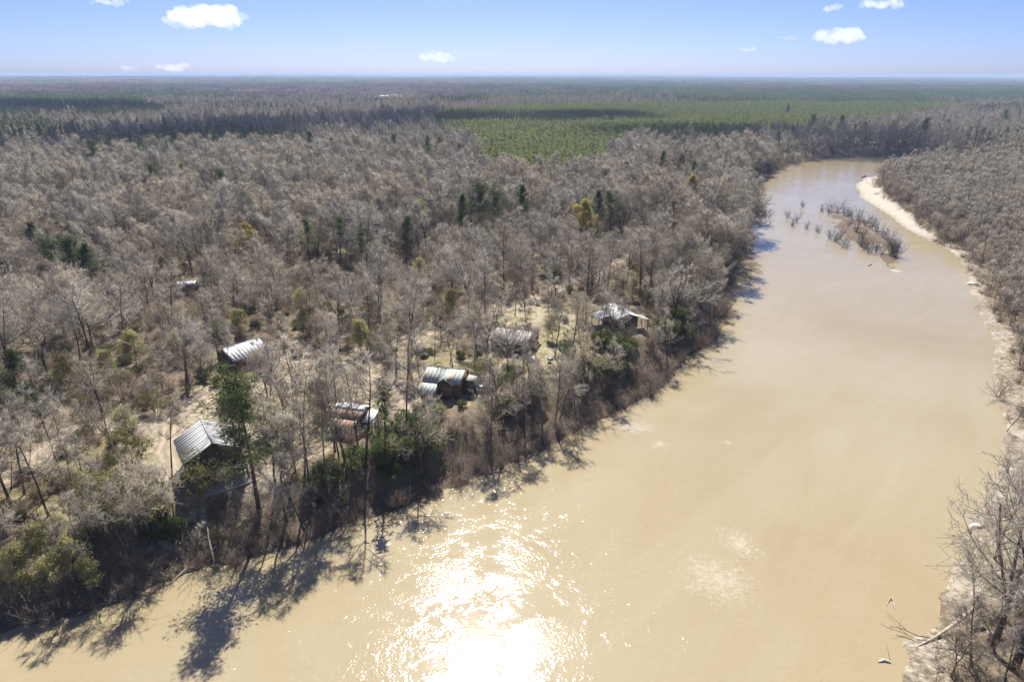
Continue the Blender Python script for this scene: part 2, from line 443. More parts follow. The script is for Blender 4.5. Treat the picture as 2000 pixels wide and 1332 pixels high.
# ------------------------------------------------------------------ water
def water_mat():
    m = bpy.data.materials.new('muddy_water')
    nt, b = nodes_of(m)
    tc = nt.nodes.new('ShaderNodeTexCoord')
    big = noise(nt, .018, 3, .6, dist=.6)
    med = noise(nt, .11, 4, .6, dist=1.0)
    c = ramp(nt, [(.3, (.32, .25, .13)), (.5, (.35, .286, .165)), (.72, (.38, .325, .21))], big)
    mpf = nt.nodes.new('ShaderNodeMapping'); mpf.vector_type = 'TEXTURE'; mpf.inputs['Rotation'].default_value = (0, 0, .85); mpf.inputs['Scale'].default_value = (55, 13, 1)
    nt.links.new(tc.outputs['Object'], mpf.inputs[0])
    fl = nt.nodes.new('ShaderNodeTexNoise'); fl.inputs['Scale'].default_value = 1.0; fl.inputs['Detail'].default_value = 5; fl.inputs['Roughness'].default_value = .6; fl.inputs['Distortion'].default_value = 1.5
    nt.links.new(mpf.outputs[0], fl.inputs['Vector'])
    c = mix_c(nt, .3, c, ramp(nt, [(.3, (.30, .235, .135)), (.5, (.335, .275, .178)), (.7, (.375, .325, .23))], fl.outputs['Fac']))
    # sky and sun glint on ruffled patches, painted pale into the water colour
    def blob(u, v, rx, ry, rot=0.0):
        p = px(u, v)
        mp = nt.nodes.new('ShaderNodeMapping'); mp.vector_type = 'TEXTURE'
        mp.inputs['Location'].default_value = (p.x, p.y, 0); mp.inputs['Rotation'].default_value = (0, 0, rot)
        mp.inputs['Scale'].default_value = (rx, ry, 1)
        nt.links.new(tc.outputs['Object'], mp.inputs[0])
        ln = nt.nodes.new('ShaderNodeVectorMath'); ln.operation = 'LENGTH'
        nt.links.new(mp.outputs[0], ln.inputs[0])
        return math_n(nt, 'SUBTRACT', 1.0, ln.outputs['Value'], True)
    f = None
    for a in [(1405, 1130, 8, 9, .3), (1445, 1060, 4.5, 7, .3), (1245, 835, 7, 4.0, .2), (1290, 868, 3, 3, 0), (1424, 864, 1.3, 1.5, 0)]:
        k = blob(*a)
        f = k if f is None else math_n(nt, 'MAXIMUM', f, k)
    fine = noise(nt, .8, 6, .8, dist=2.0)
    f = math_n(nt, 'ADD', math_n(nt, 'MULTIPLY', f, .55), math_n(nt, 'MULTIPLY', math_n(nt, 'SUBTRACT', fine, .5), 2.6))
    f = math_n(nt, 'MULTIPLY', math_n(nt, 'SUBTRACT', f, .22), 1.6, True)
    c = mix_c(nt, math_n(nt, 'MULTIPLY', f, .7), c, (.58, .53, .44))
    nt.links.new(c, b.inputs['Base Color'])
    b.inputs['IOR'].default_value = 1.333
    b.inputs['Specular IOR Level'].default_value = 1.0
    # wind patches: ruffled here, slick there
    brk = noise(nt, .42, 3, .7, dist=1.2)
    wind = ramp(nt, [(.45, (.04, .04, .04)), (.545, (1, 1, 1))], math_n(nt, 'ADD', math_n(nt, 'MULTIPLY', med, .65), math_n(nt, 'MULTIPLY', brk, .35)))
    mp = nt.nodes.new('ShaderNodeMapping'); mp.inputs['Scale'].default_value = (1.0, 1.5, 1)
    nt.links.new(tc.outputs['Object'], mp.inputs[0])
    r1 = nt.nodes.new('ShaderNodeTexNoise'); r1.inputs['Scale'].default_value = 1.4; r1.inputs['Detail'].default_value = 3; r1.inputs['Roughness'].default_value = .66
    nt.links.new(mp.outputs[0], r1.inputs['Vector'])
    r2 = nt.nodes.new('ShaderNodeTexNoise'); r2.inputs['Scale'].default_value = .3; r2.inputs['Detail'].default_value = 2
    nt.links.new(mp.outputs[0], r2.inputs['Vector'])
    h = math_n(nt, 'ADD', math_n(nt, 'MULTIPLY', r1.outputs['Fac'], math_n(nt, 'MULTIPLY', wind, .040)), math_n(nt, 'MULTIPLY', r2.outputs['Fac'], .020))
    bn = nt.nodes.new('ShaderNodeBump'); bn.inputs['Strength'].default_value = 1.0; bn.inputs['Distance'].default_value = 1.0
    nt.links.new(h, bn.inputs['Height']); nt.links.new(bn.outputs[0], b.inputs['Normal'])
    b.inputs['Roughness'].default_value = .07
    return m

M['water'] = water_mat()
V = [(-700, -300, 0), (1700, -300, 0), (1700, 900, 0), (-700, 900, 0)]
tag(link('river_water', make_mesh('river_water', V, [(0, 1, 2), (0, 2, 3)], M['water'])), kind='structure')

# ------------------------------------------------------------------ dirt roads
M['road'] = plain('pale_dirt', (.40, .325, .235), .95, var=.25, scale=.7, bump=.5, bscale=4)
_nt = M['road'].node_tree
_b = [n_ for n_ in _nt.nodes if n_.type == 'BSDF_PRINCIPLED'][0]
_at = _nt.nodes.new('ShaderNodeAttribute'); _at.attribute_name = 'rut'
_old = _b.inputs['Base Color'].links[0].from_socket
_f = math_n(_nt, 'MULTIPLY', _at.outputs['Fac'], math_n(_nt, 'ADD', .2, noise(_nt, .6, 3)), True)
_nt.links.new(mix_c(_nt, _f, _old, (.20, .155, .095)), _b.inputs['Base Color'])
def ribbon(name, line, width, seed):
    pts = []
    for (a, b_) in zip(line[:-1], line[1:]):
        n = max(2, int(math.dist(a, b_) / 2))
        for i in range(n):
            t = i / n
            pts.append((a[0] + (b_[0] - a[0]) * t, a[1] + (b_[1] - a[1]) * t))
    pts.append(line[-1])
    P = np.array(pts)
    for _ in range(6):
        P[1:-1] = (P[:-2] + 2 * P[1:-1] + P[2:]) / 4
    d = np.gradient(P, axis=0); d /= np.linalg.norm(d, axis=1)[:, None]
    nrm = np.stack([-d[:, 1], d[:, 0]], 1)
    s = np.cumsum(np.r_[0, np.linalg.norm(np.diff(P, axis=0), axis=1)])
    wl_ = width * (.35 + .4 * vnoise(s / 4, s * 0, seed) + .1 * vnoise(s, s * 0, seed + 1)); wr_ = width * (.35 + .4 * vnoise(s / 4, s * 0 + 9, seed))
    rows = []
    for k in range(9):
        t = k / 8
        q = P + nrm * (-wr_ * (1 - t) + wl_ * t)[:, None]
        z = terrain(q[:, 0], q[:, 1]) + (.09 - (.05 if k in (2, 6) else 0) if 0 < k < 8 else .02)
        rows.append(np.column_stack([q, z]))
    V = np.stack(rows, 1).reshape(-1, 3)
    n = len(P)
    T = []
    for i in range(n - 1):
        for k in range(8):
            a = i * 9 + k
            T += [(a, a + 9, a + 10), (a, a + 10, a + 1)]
    o = link(name, make_mesh(name, V, T, M['road'], smooth=True))
    ra = o.data.attributes.new('rut', 'FLOAT', 'POINT')
    ra.data.foreach_set('value', np.tile(np.array([1, .6, 0, .5, 1, .5, 0, .6, 1], np.float32), n))
    return tag(o, kind='structure')
ribbon('dirt_road', road_w, 4.6, 50)
ribbon('dirt_track', spur_w, 3.4, 60)
ribbon('dirt_path', spur2_w, 3.2, 70)

# ------------------------------------------------------------------ plant shapes
def tubes(segs, k, smooth_cap=False):
    """segments (p0, p1, r0, r1) -> triangle arrays; k sides each"""
    n = len(segs)
    if not n:
        return np.zeros((0, 3)), np.zeros((0, 3), int)
    P0 = np.array([s[0] for s in segs]); P1 = np.array([s[1] for s in segs])
    r0 = np.array([s[2] for s in segs]); r1 = np.array([s[3] for s in segs])
    d = P1 - P0
    d /= np.linalg.norm(d, axis=1)[:, None] + 1e-9
    ref = np.where(np.abs(d[:, 2:3]) > .9, np.array([[1., 0, 0]]), np.array([[0, 0, 1.]]))
    a = np.cross(d, ref); a /= np.linalg.norm(a, axis=1)[:, None] + 1e-9
    b = np.cross(d, a)
    th = np.arange(k) * 2 * math.pi / k
    ring = np.cos(th)[None, :, None] * a[:, None] + np.sin(th)[None, :, None] * b[:, None]
    V = np.concatenate([P0[:, None] + ring * r0[:, None, None], P1[:, None] + ring * r1[:, None, None]], 1).reshape(-1, 3)
    base = (np.arange(n) * 2 * k)[:, None]
    i = np.arange(k)[None]; j = (np.arange(k)[None] + 1) % k
    T = np.concatenate([np.stack([base + i, base + j, base + k + j], 2).reshape(-1, 3),
                        np.stack([base + i, base + k + j, base + k + i], 2).reshape(-1, 3)])
    return V, T

def spikes(segs):
    """twigs: three-sided cones that end in a point"""
    n = len(segs)
    if not n:
        return np.zeros((0, 3)), np.zeros((0, 3), int)
    P0 = np.array([s[0] for s in segs]); P1 = np.array([s[1] for s in segs]); r = np.array([s[2] for s in segs])
    d = P1 - P0
    d /= np.linalg.norm(d, axis=1)[:, None] + 1e-9
    ref = np.where(np.abs(d[:, 2:3]) > .9, np.array([[1., 0, 0]]), np.array([[0, 0, 1.]]))
    a = np.cross(d, ref); a /= np.linalg.norm(a, axis=1)[:, None] + 1e-9
    b = np.cross(d, a)
    th = np.arange(3) * 2 * math.pi / 3
    ring = np.cos(th)[None, :, None] * a[:, None] + np.sin(th)[None, :, None] * b[:, None]
    V = np.concatenate([P0[:, None] + ring * r[:, None, None], P1[:, None]], 1).reshape(-1, 3)
    base = (np.arange(n) * 4)[:, None]
    T = np.concatenate([base + np.array([[0, 1, 3]]), base + np.array([[1, 2, 3]]), base + np.array([[2, 0, 3]])])
    return V, T

def leaves(P, size, seed, flat=.0, tri=False, aspect=.5):
    """one small leaf face at each point"""
    g = np.random.default_rng(seed)
    n = len(P)
    a = g.normal(size=(n, 3)); a[:, 2] *= (1 - flat)
    a /= np.linalg.norm(a, axis=1)[:, None] + 1e-9
    c = g.normal(size=(n, 3)); b = np.cross(a, c); b /= np.linalg.norm(b, axis=1)[:, None] + 1e-9
    s = size * g.uniform(.6, 1.35, n)[:, None]
    if tri:
        V = np.stack([P - b * s * aspect, P + b * s * aspect, P + a * s * 1.6], 1).reshape(-1, 3)
        return V, np.arange(3 * n).reshape(-1, 3)
    V = np.stack([P - a * s, P + b * s * aspect, P + a * s, P - b * s * aspect], 1).reshape(-1, 3)
    i = (np.arange(n) * 4)[:, None]
    return V, np.concatenate([i + np.array([[0, 1, 2]]), i + np.array([[0, 2, 3]])])

def cat(*vt):
    V, T, k = [], [], 0
    for v, t in vt:
        if len(v) == 0: continue
        V.append(v); T.append(t + k); k += len(v)
    return np.concatenate(V), np.concatenate(T)

def walk(g, p, d, L, r0, r1, n, wob, up, out, stop_low=None):
    nodes = []
    d = Vector(d)
    p = Vector(p)
    for i in range(n):
        d = d + Vector((g.gauss(0, wob), g.gauss(0, wob), g.gauss(0, wob) + up))
        d.normalize()
        q = p + d * (L / n)
        a = r0 + (r1 - r0) * i / n; b = r0 + (r1 - r0) * (i + 1) / n
        out.append((tuple(p), tuple(q), a, b))
        p = q
        nodes.append((Vector(p), Vector(d), (i + 1) / n, b))
    return nodes

def side(g, d, lo, hi):
    """a direction leaning off d by an angle between lo and hi degrees"""
    d = d.normalized()
    a = d.cross(Vector((0, 0, 1)) if abs(d.z) < .9 else Vector((1, 0, 0))).normalized()
    a.rotate(Matrix.Rotation(g.uniform(0, 2 * math.pi), 3, d))
    t = math.radians(g.uniform(lo, hi))
    return d * math.cos(t) + a * math.sin(t)

def bare_tree(seed, height=22, r=.27, start=.42, spread=.3, n=(10, 7, 6, 5), tw=.02, lean=.05, fork=False, twl=1.0, rthin=1.0):
    """-> ([trunk, limbs], [branches, twigs], twig tips)"""
    g = random.Random(seed)
    L0, L1, L2, L3, L4 = [], [], [], [], []
    tips = []
    d0 = Vector((g.gauss(0, lean), g.gauss(0, lean), 1))
    tops = []
    if fork:
        base = walk(g, (0, 0, -.4), d0, height * .3, r * 1.15, r * .85, 4, .03, .02, L0)
        for s in range(2 if g.random() < .6 else 3):
            tops.append(walk(g, base[-1][0], side(g, base[-1][1], 12, 28), height * .56, r * .62, .05, 8, .06, .03, L0))
    else:
        tops.append(walk(g, (0, 0, -.4), d0, height * .88, r * 1.1, .045, 11, .045, .02, L0))
    # flare at the foot
    p0 = L0[0]
    L0.append(((p0[0][0], p0[0][1], p0[0][2]), (p0[0][0], p0[0][1], p0[0][2] + 1.1), r * 1.7, r))
    for nodes in tops:
        st = start if not fork else .18
        cand = [k for k in nodes if k[2] >= st]
        nl = max(4, n[0] // len(tops))
        for i in range(nl):
            k = cand[int(i * len(cand) / nl)]
            f = (k[2] - st) / (1 - st)
            l1 = height * spread * (1.12 - .72 * f) * g.uniform(.75, 1.2)
            rb = max(.035, k[3] * .62) * rthin
            p = k[0] - k[1] * g.uniform(0, height * .04)
            b1 = walk(g, p, side(g, k[1], 42 - 16 * f, 84 - 34 * f), l1, rb, .018 * rthin + .008, 5, .13, .05, L1)
            for j in range(n[1]):
                q = b1[min(4, int(1 + j * 4.2 / n[1]))]
                l2 = l1 * .5 * (1.15 - .45 * q[2]) * g.uniform(.65, 1.25)
                b2 = walk(g, q[0] - q[1] * g.uniform(0, l1 * .15), side(g, q[1], 30, 68), l2, max(tw * 1.5, q[3] * .6), tw, 3, .16, .02, L2)
                for m in range(n[2]):
                    e = b2[min(2, int(m * 3 / n[2]))]
                    l3 = max(.5, l2 * .55 * g.uniform(.6, 1.25))
                    b3 = walk(g, e[0] - e[1] * g.uniform(0, l2 * .25), side(g, e[1], 25, 60), l3, tw * 1.25, tw * .75, 2, .18, .015, L3)
                    for t in range(n[3]):
                        z = b3[min(1, t * 2 // max(1, n[3]))]
                        l4 = twl * g.uniform(.45, 1.15)
                        s = z[0] - z[1] * g.uniform(0, l3 * .45)
                        e4 = s + (side(g, z[1], 15, 65) + Vector((0, 0, .08))) * l4
                        L4.append((tuple(s), tuple(e4), tw * .85))
                        tips.append(tuple(e4))
                    if not n[3]:
                        tips.append(tuple(b3[-1][0]))
    return L0, L1, L2, L3, L4, np.array(tips)

def tree_meshes(name, lod, args, tw_mat, bark_mat, leaf=None):
    """two meshes: trunk with its limbs, and the crown of branches and twigs"""
    L0, L1, L2, L3, L4, tips = bare_tree(**args)
    k = {0: (7, 5, 4, 3), 1: (5, 4, 3, 3), 2: (4, 3, 3, 3)}[lod]
    trunk = cat(tubes(L0, k[0]), tubes(L1, k[1]))
    if lod == 2:
        crown = cat(tubes(L2, 3), spikes([(s[0], s[1], s[2]) for s in L3]), spikes(L4))
    else:
        crown = cat(tubes(L2, k[2]), tubes(L3, k[3]), spikes(L4))
    a = make_mesh(name + '_trunk', *trunk, bark_mat, smooth=True)
    parts = [crown]
    mats = [tw_mat]; mi = np.zeros(len(crown[1]), int)
    if leaf is not None:
        mat, size, per, sd_ = leaf
        g = np.random.default_rng(sd_)
        P = np.repeat(tips, per, 0) + g.normal(size=(len(tips) * per, 3)) * .28
        lv = leaves(P, size, sd_)
        parts.append(lv); mats.append(mat); mi = np.r_[mi, np.ones(len(lv[1]), int)]
    b = make_mesh(name + '_crown', *cat(*parts), mats, mi)
    return a, b

def join_mesh(name, a, b):
    """trunk + crown as one mesh for the distant forest"""
    def arr(m):
        V = np.empty(len(m.vertices) * 3, np.float32); m.vertices.foreach_get('co', V)
        T = np.empty(len(m.loops), np.int32); m.loops.foreach_get('vertex_index', T)
        I = np.empty(len(m.polygons), np.int32); m.polygons.foreach_get('material_index', I)
        return V.reshape(-1, 3), T.reshape(-1, 3), I
    Va, Ta, Ia = arr(a); Vb, Tb, Ib = arr(b)
    mats = list(a.materials) + list(b.materials)
    return make_mesh(name, np.r_[Va, Vb], np.r_[Ta, Tb + len(Va)], mats, np.r_[Ia, Ib + len(a.materials)])

def pine_meshes(name, seed, height=22, r=.26, start=.5, width=3.6, whorls=9, per=5, clumps=3, needles=26, nsize=.33, mat=None, taper=.75, lean=.03):
    g = random.Random(seed); ng = np.random.default_rng(seed)
    L0, L1, C = [], [], []
    nodes = walk(g, (0, 0, -.4), (g.gauss(0, lean), g.gauss(0, lean), 1), height, r * 1.1, .04, 14, .02, .02, L0)
    for w in range(whorls):
        f = w / (whorls - 1)
        t = start + (1 - start) * f
        x = t * 13.99; i = int(x)
        k = nodes[min(13, i)]
        p = k[0] - k[1] * (1 - (x - i)) * height / 14
        for b in range(per):
            ln = width * (1.0 - taper * f) * (.55 + .45 * min(1, f * 4 + .35)) * g.uniform(.35, 1.3)
            d = side(g, Vector((0, 0, 1)), 60 - 30 * f, 95 - 45 * f)
            nd = walk(g, p, d, ln, .05 * (1.2 - f * .6), .015, 3, .1, .06, L1)
            for c in range(clumps):
                q = nd[min(2, c % 3)] if c else nd[2]
                C.append((q[0] + Vector((g.gauss(0, .25), g.gauss(0, .25), g.gauss(0, .12) + .1)), ln))
    C.append((nodes[-1][0], width * .4))
    trunk = cat(tubes(L0, 6), tubes(L1, 3))
    P = []
    for c, ln in C:
        rad = .30 + .13 * ln
        q = ng.normal(size=(needles, 3)) * np.array([rad, rad, rad * .55]) * .62
        P.append(np.array(c)[None] + q)
    lv = leaves(np.concatenate(P), nsize, seed, tri=True, aspect=.28)
    return make_mesh(name + '_trunk', *trunk, M['bark'], smooth=True), make_mesh(name + '_crown', *lv, mat or M['pine'])

def lobes_mesh(name, seed, lobes, n, size, mat, stems=5, aspect=.5):
    """leafy shrub: leaves thrown over many uneven lobes, on a few stems"""
    g = np.random.default_rng(seed); rg = random.Random(seed)
    P, L = [], []
    tot = sum(l[3] ** 2 for l in lobes)
    for (x, y, z, r) in lobes:
        m = int(n * r * r / tot)
        d = g.normal(size=(m, 3)); d /= np.linalg.norm(d, axis=1)[:, None]
        rad = r * (1 - np.abs(g.normal(size=m)) * .22) * (0.8 + .4 * vnoise(d[:, 0] * 3 + x * 7, d[:, 1] * 3 + d[:, 2] * 2.2, seed))
        q = d * rad[:, None]; q[:, 2] *= .85
        q = q + np.array([x, y, z])
        P.append(q[q[:, 2] > .05])
        L += walk(rg, (x * .2, y * .2, -.3), (x * .5, y * .5, z), math.sqrt(x * x * .6 + y * y * .6 + z * z), .06, .02, 4, .06, 0, []) and []
        nd = []
        walk(rg, (x * .25, y * .25, -.3), (x * .75, y * .75, z + .3), math.sqrt(x * x * .56 + y * y * .56 + z * z), .06, .02, 4, .06, 0, nd)
        L += nd
    lv = leaves(np.concatenate(P), size, seed, aspect=aspect)
    return make_mesh(name + '_stems', *tubes(L, 4), M['bark'], smooth=True), make_mesh(name + '_foliage', *lv, mat)

def random_lobes(seed, n, R, Hh, r0, r1):
    g = random.Random(seed); out = []
    for i in range(n):
        a = g.uniform(0, 6.283); q = R * math.sqrt(g.random())
        out.append((q * math.cos(a), q * math.sin(a), g.uniform(.3, 1) * Hh * (1.05 - .45 * q / R), g.uniform(r0, r1)))
    return out

def brush_meshes(name, seed, height=3.2, stems=26, kids=9, r=.03, arch=-.05, splay=(8, 55), tw=.014, twn=3, mat=None, base=.5):
    """leafless thicket: stems fan out of one stool, side shoots along them"""
    g = random.Random(seed); S, K = [], []
    for i in range(stems):
        a = g.uniform(0, 6.283); b = base * math.sqrt(g.random())
        p = Vector((b * math.cos(a), b * math.sin(a), -.25))
        d = side(g, Vector((0, 0, 1)), *splay)
        l = height * g.uniform(.6, 1.15)
        nd = walk(g, p, d, l, r * g.uniform(.7, 1.3), tw, 5, .1, arch, S)
        for k in range(kids):
            q = nd[min(4, 1 + int(k * 4 / kids))]
            s = q[0] - q[1] * g.uniform(0, l * .18)
            l2 = l * g.uniform(.15, .38)
            d2 = side(g, q[1], 20, 65)
            K.append((tuple(s), tuple(s + d2 * l2), tw))
            for t in range(twn):
                f = s + d2 * l2 * g.uniform(.2, .9)
                K.append((tuple(f), tuple(f + side(g, d2, 20, 60) * l2 * g.uniform(.3, .7)), tw * .7))
    return make_mesh(name + '_stems', *tubes(S, 3), mat or M['brush']), make_mesh(name + '_twigs', *spikes(K), mat or M['brush'])

# one set of shapes per kind; every tree of a kind shares them
BARE = [tree_meshes('bare_%d' % i, 0, a, M['twig'], M['bark']) for i, a in enumerate([
    dict(seed=11, height=22, r=.29, start=.36, spread=.40, n=(14, 9, 6, 6)),
    dict(seed=12, height=20, r=.25, start=.40, spread=.37, n=(13, 8, 6, 6)),
    dict(seed=13, height=21, r=.33, start=.3, spread=.42, fork=True, n=(14, 9, 6, 6)),
    dict(seed=14, height=18, r=.26, start=.3, spread=.46, n=(14, 9, 6, 6)),
    dict(seed=15, height=24, r=.27, start=.48, spread=.30, n=(12, 7, 6, 6)),
    dict(seed=16, height=19, r=.36, start=.3, spread=.44, fork=True, n=(14, 9, 6, 6)),
    dict(seed=17, height=17, r=.17, start=.36, spread=.32, n=(10, 7, 6, 5)),
    dict(seed=18, height=20, r=.20, start=.5, spread=.29, n=(10, 7, 6, 6), lean=.1)])]
SLIM = [tree_meshes('slim_%d' % i, 0, a, M['twig'], M['bark']) for i, a in enumerate([
    dict(seed=21, height=18, r=.16, start=.5, spread=.24, n=(9, 6, 5, 5), lean=.06),
    dict(seed=22, height=16, r=.13, start=.42, spread=.24, n=(9, 6, 5, 4), lean=.08),
    dict(seed=23, height=20, r=.19, start=.55, spread=.24, n=(9, 6, 6, 5), lean=.05),
    dict(seed=24, height=13, r=.11, start=.3, spread=.3, n=(9, 6, 5, 4), lean=.12)])]
PALE = [tree_meshes('pale_%d' % i, 0, a, M['twig'], M['pale_bark']) for i, a in enumerate([
    dict(seed=31, height=20, r=.24, start=.35, spread=.33, fork=True, n=(9, 5, 5, 4)),
    dict(seed=32, height=21, r=.22, start=.45, spread=.3, n=(9, 5, 5, 4), lean=.1)])]
SCRUB = [tree_meshes('scrub_%d' % i, 0, a, M['twig'], M['bark']) for i, a in enumerate([
    dict(seed=41, height=10, r=.13, start=.2, spread=.34, n=(9, 6, 5, 4), lean=.15, twl=.9),
    dict(seed=42, height=8.5, r=.11, start=.15, spread=.38, fork=True, n=(10, 6, 5, 4), lean=.15, twl=.9),
    dict(seed=43, height=12, r=.14, start=.3, spread=.28, n=(9, 6, 5, 4), lean=.1, twl=.9)])]
BUD = [tree_meshes('bud_%d' % i, 0, a, M['twig'], M['bark'], (M['bud'], .28, 6, 5)) for i, a in enumerate([
    dict(seed=51, height=17, r=.25, start=.3, spread=.38, n=(10, 6, 5, 4))])]
BUDG = [tree_meshes('budgreen_%d' % i, 0, a, M['twig'], M['bark'], (M['budgreen'], .25, 3, 6)) for i, a in enumerate([
    dict(seed=52, height=18, r=.25, start=.3, spread=.36, n=(10, 6, 5, 4)), dict(seed=53, height=12, r=.15, start=.25, spread=.32, n=(8, 5, 5, 4))])]
RED = [tree_meshes('red_0', 0, dict(seed=55, height=20, r=.25, start=.35, spread=.36, n=(11, 7, 6, 5), tw=.026), M['red_twig'], M['bark'])]
PINE = [pine_meshes('pine_%d' % i, **a) for i, a in enumerate([
    dict(seed=61, height=22, start=.48, width=4.6, clumps=4, needles=30), dict(seed=62, height=24, start=.62, width=4.8, whorls=7, per=4, clumps=4, needles=30, taper=.5),
    dict(seed=63, height=19, start=.5, width=5.0, whorls=7, per=4, clumps=4, needles=30, taper=.65), dict(seed=64, height=20, start=.62, width=5.6, whorls=6, per=6, taper=.4, clumps=5, needles=30)])]
HERO_PINE = pine_meshes('hero_pine', 65, height=20, r=.3, start=.46, width=6.0, whorls=8, per=5, clumps=6, needles=42, nsize=.25, taper=.55, lean=.05)
YOUNG = [pine_meshes('young_pine_%d' % i, 70 + i, height=11, r=.11, start=.15, width=1.75, whorls=10, per=4, clumps=1, needles=11, nsize=.38,
                     mat=M['young_pine'], taper=.85) for i in range(3)]
SHRUB = [lobes_mesh('shrub_%d' % i, 80 + i, random_lobes(80 + i, 13, 2.3, 3.6, .7, 1.35), 4200, .15, M['shrub']) for i in range(4)]
OLIVE = [lobes_mesh('olive_%d' % i, 90 + i, random_lobes(90 + i, 15, 2.6, 5.2, .6, 1.3), 3600, .13, M['olive'], aspect=.35) for i in range(3)]
BRUSH = [brush_meshes('brush_%d' % i, 100 + i, height=h, stems=s, arch=ar) for i, (h, s, ar) in enumerate([(3.2, 30, -.05), (2.4, 34, -.1), (4.2, 26, -.02), (3.0, 24, -.16)])]
WILLOW = [brush_meshes('willow_%d' % i, 110 + i, height=h, stems=s, kids=9, twn=3, r=.05, arch=.02, splay=(4, 50), tw=.02, mat=M['willow'], base=1.0)
          for i, (h, s) in enumerate([(6.5, 18), (5.0, 20), (7.5, 16)])]

MID = [join_mesh('mid_tree', *tree_meshes('mid_%d' % i, 1, dict(a, tw=.036, rthin=1.2, twl=1.3), M['twig'], M['bark'])) for i, a in enumerate([
    dict(seed=121, height=22, r=.29, start=.34, spread=.42, n=(13, 8, 6, 4)),
    dict(seed=122, height=20, r=.25, start=.40, spread=.39, n=(13, 8, 6, 4)),
    dict(seed=123, height=21, r=.3, start=.3, spread=.43, n=(14, 8, 6, 4), fork=True),
    dict(seed=124, height=17, r=.25, start=.30, spread=.48, n=(14, 8, 6, 4)),
    dict(seed=125, height=24, r=.26, start=.44, spread=.35, n=(12, 8, 6, 4))])]
LOW = [join_mesh('low_tree', *tree_meshes('low_%d' % i, 2, dict(a, tw=.08, rthin=1.6, n=(11, 6, 6, 0)), M['twig'], M['bark'])) for i, a in enumerate([
    dict(seed=131, height=22, r=.32, start=.26, spread=.38), dict(seed=132, height=19, r=.32, start=.24, spread=.42), dict(seed=133, height=23, r=.32, start=.3, spread=.35)])]
LOWPINE = [join_mesh('low_pine', *pine_meshes('lp_%d' % i, 140 + i, height=21, start=.42, width=3.6, whorls=6, per=4, clumps=1, needles=12, nsize=.75)) for i in range(2)]
MIDPINE = [join_mesh('mid_pine', *p) for p in PINE[:3]]
MIDYOUNG = [join_mesh('mid_young', *p) for p in YOUNG]
MIDSCRUB = [join_mesh('mid_scrub', *p) for p in SCRUB]
MIDBRUSH = [join_mesh('mid_brush', *p) for p in BRUSH]
MIDOLIVE = [join_mesh('mid_olive', *p) for p in OLIVE[:2]]
MIDSHRUB = [join_mesh('mid_shrub', *p) for p in SHRUB[:2]]

def tile_mesh(name, seed, n, side_, mat, h0, h1, conical):
    """90 m of canopy seen from kilometres away"""
    g = np.random.default_rng(seed)
    x = g.uniform(-side_ / 2, side_ / 2, n); y = g.uniform(-side_ / 2, side_ / 2, n); h = g.uniform(h0, h1, n)
    k = 14
    d = g.normal(size=(n, k, 3))
    if conical:
        t = g.uniform(.25, 1, (n, k))
        P = np.stack([x[:, None] + d[..., 0] * 1.7 * (1.1 - t), y[:, None] + d[..., 1] * 1.7 * (1.1 - t), h[:, None] * t], 2)
        s = 1.2
    else:
        d /= np.linalg.norm(d, axis=2)[..., None]
        P = np.stack([x[:, None] + d[..., 0] * 3.8, y[:, None] + d[..., 1] * 3.8, h[:, None] * .66 + d[..., 2] * h[:, None] * .3], 2)
        s = 1.7
    return make_mesh(name, *leaves(P.reshape(-1, 3), s, seed, tri=True, aspect=.45 if not conical else .6), mat)
M['far_wood'] = wood_mat('far_wood', [(0, (.36, .31, .27)), (.5, (.42, .365, .325)), (1, (.47, .41, .36))], scale=.02)
M['far_pine'] = leaf_mat('far_pine', [(.1, (.07, .10, .045)), (.5, (.11, .145, .065)), (.9, (.16, .19, .085))], scale=.02, trans=.4)
TILE = [tile_mesh('bare_tile_%d' % i, 150 + i, 150, 90, M['far_wood'], 15, 24, False) for i in range(3)] + \
       [tile_mesh('pine_tile_%d' % i, 160 + i, 190, 90, M['far_pine'], 13, 22, True) for i in range(3)]

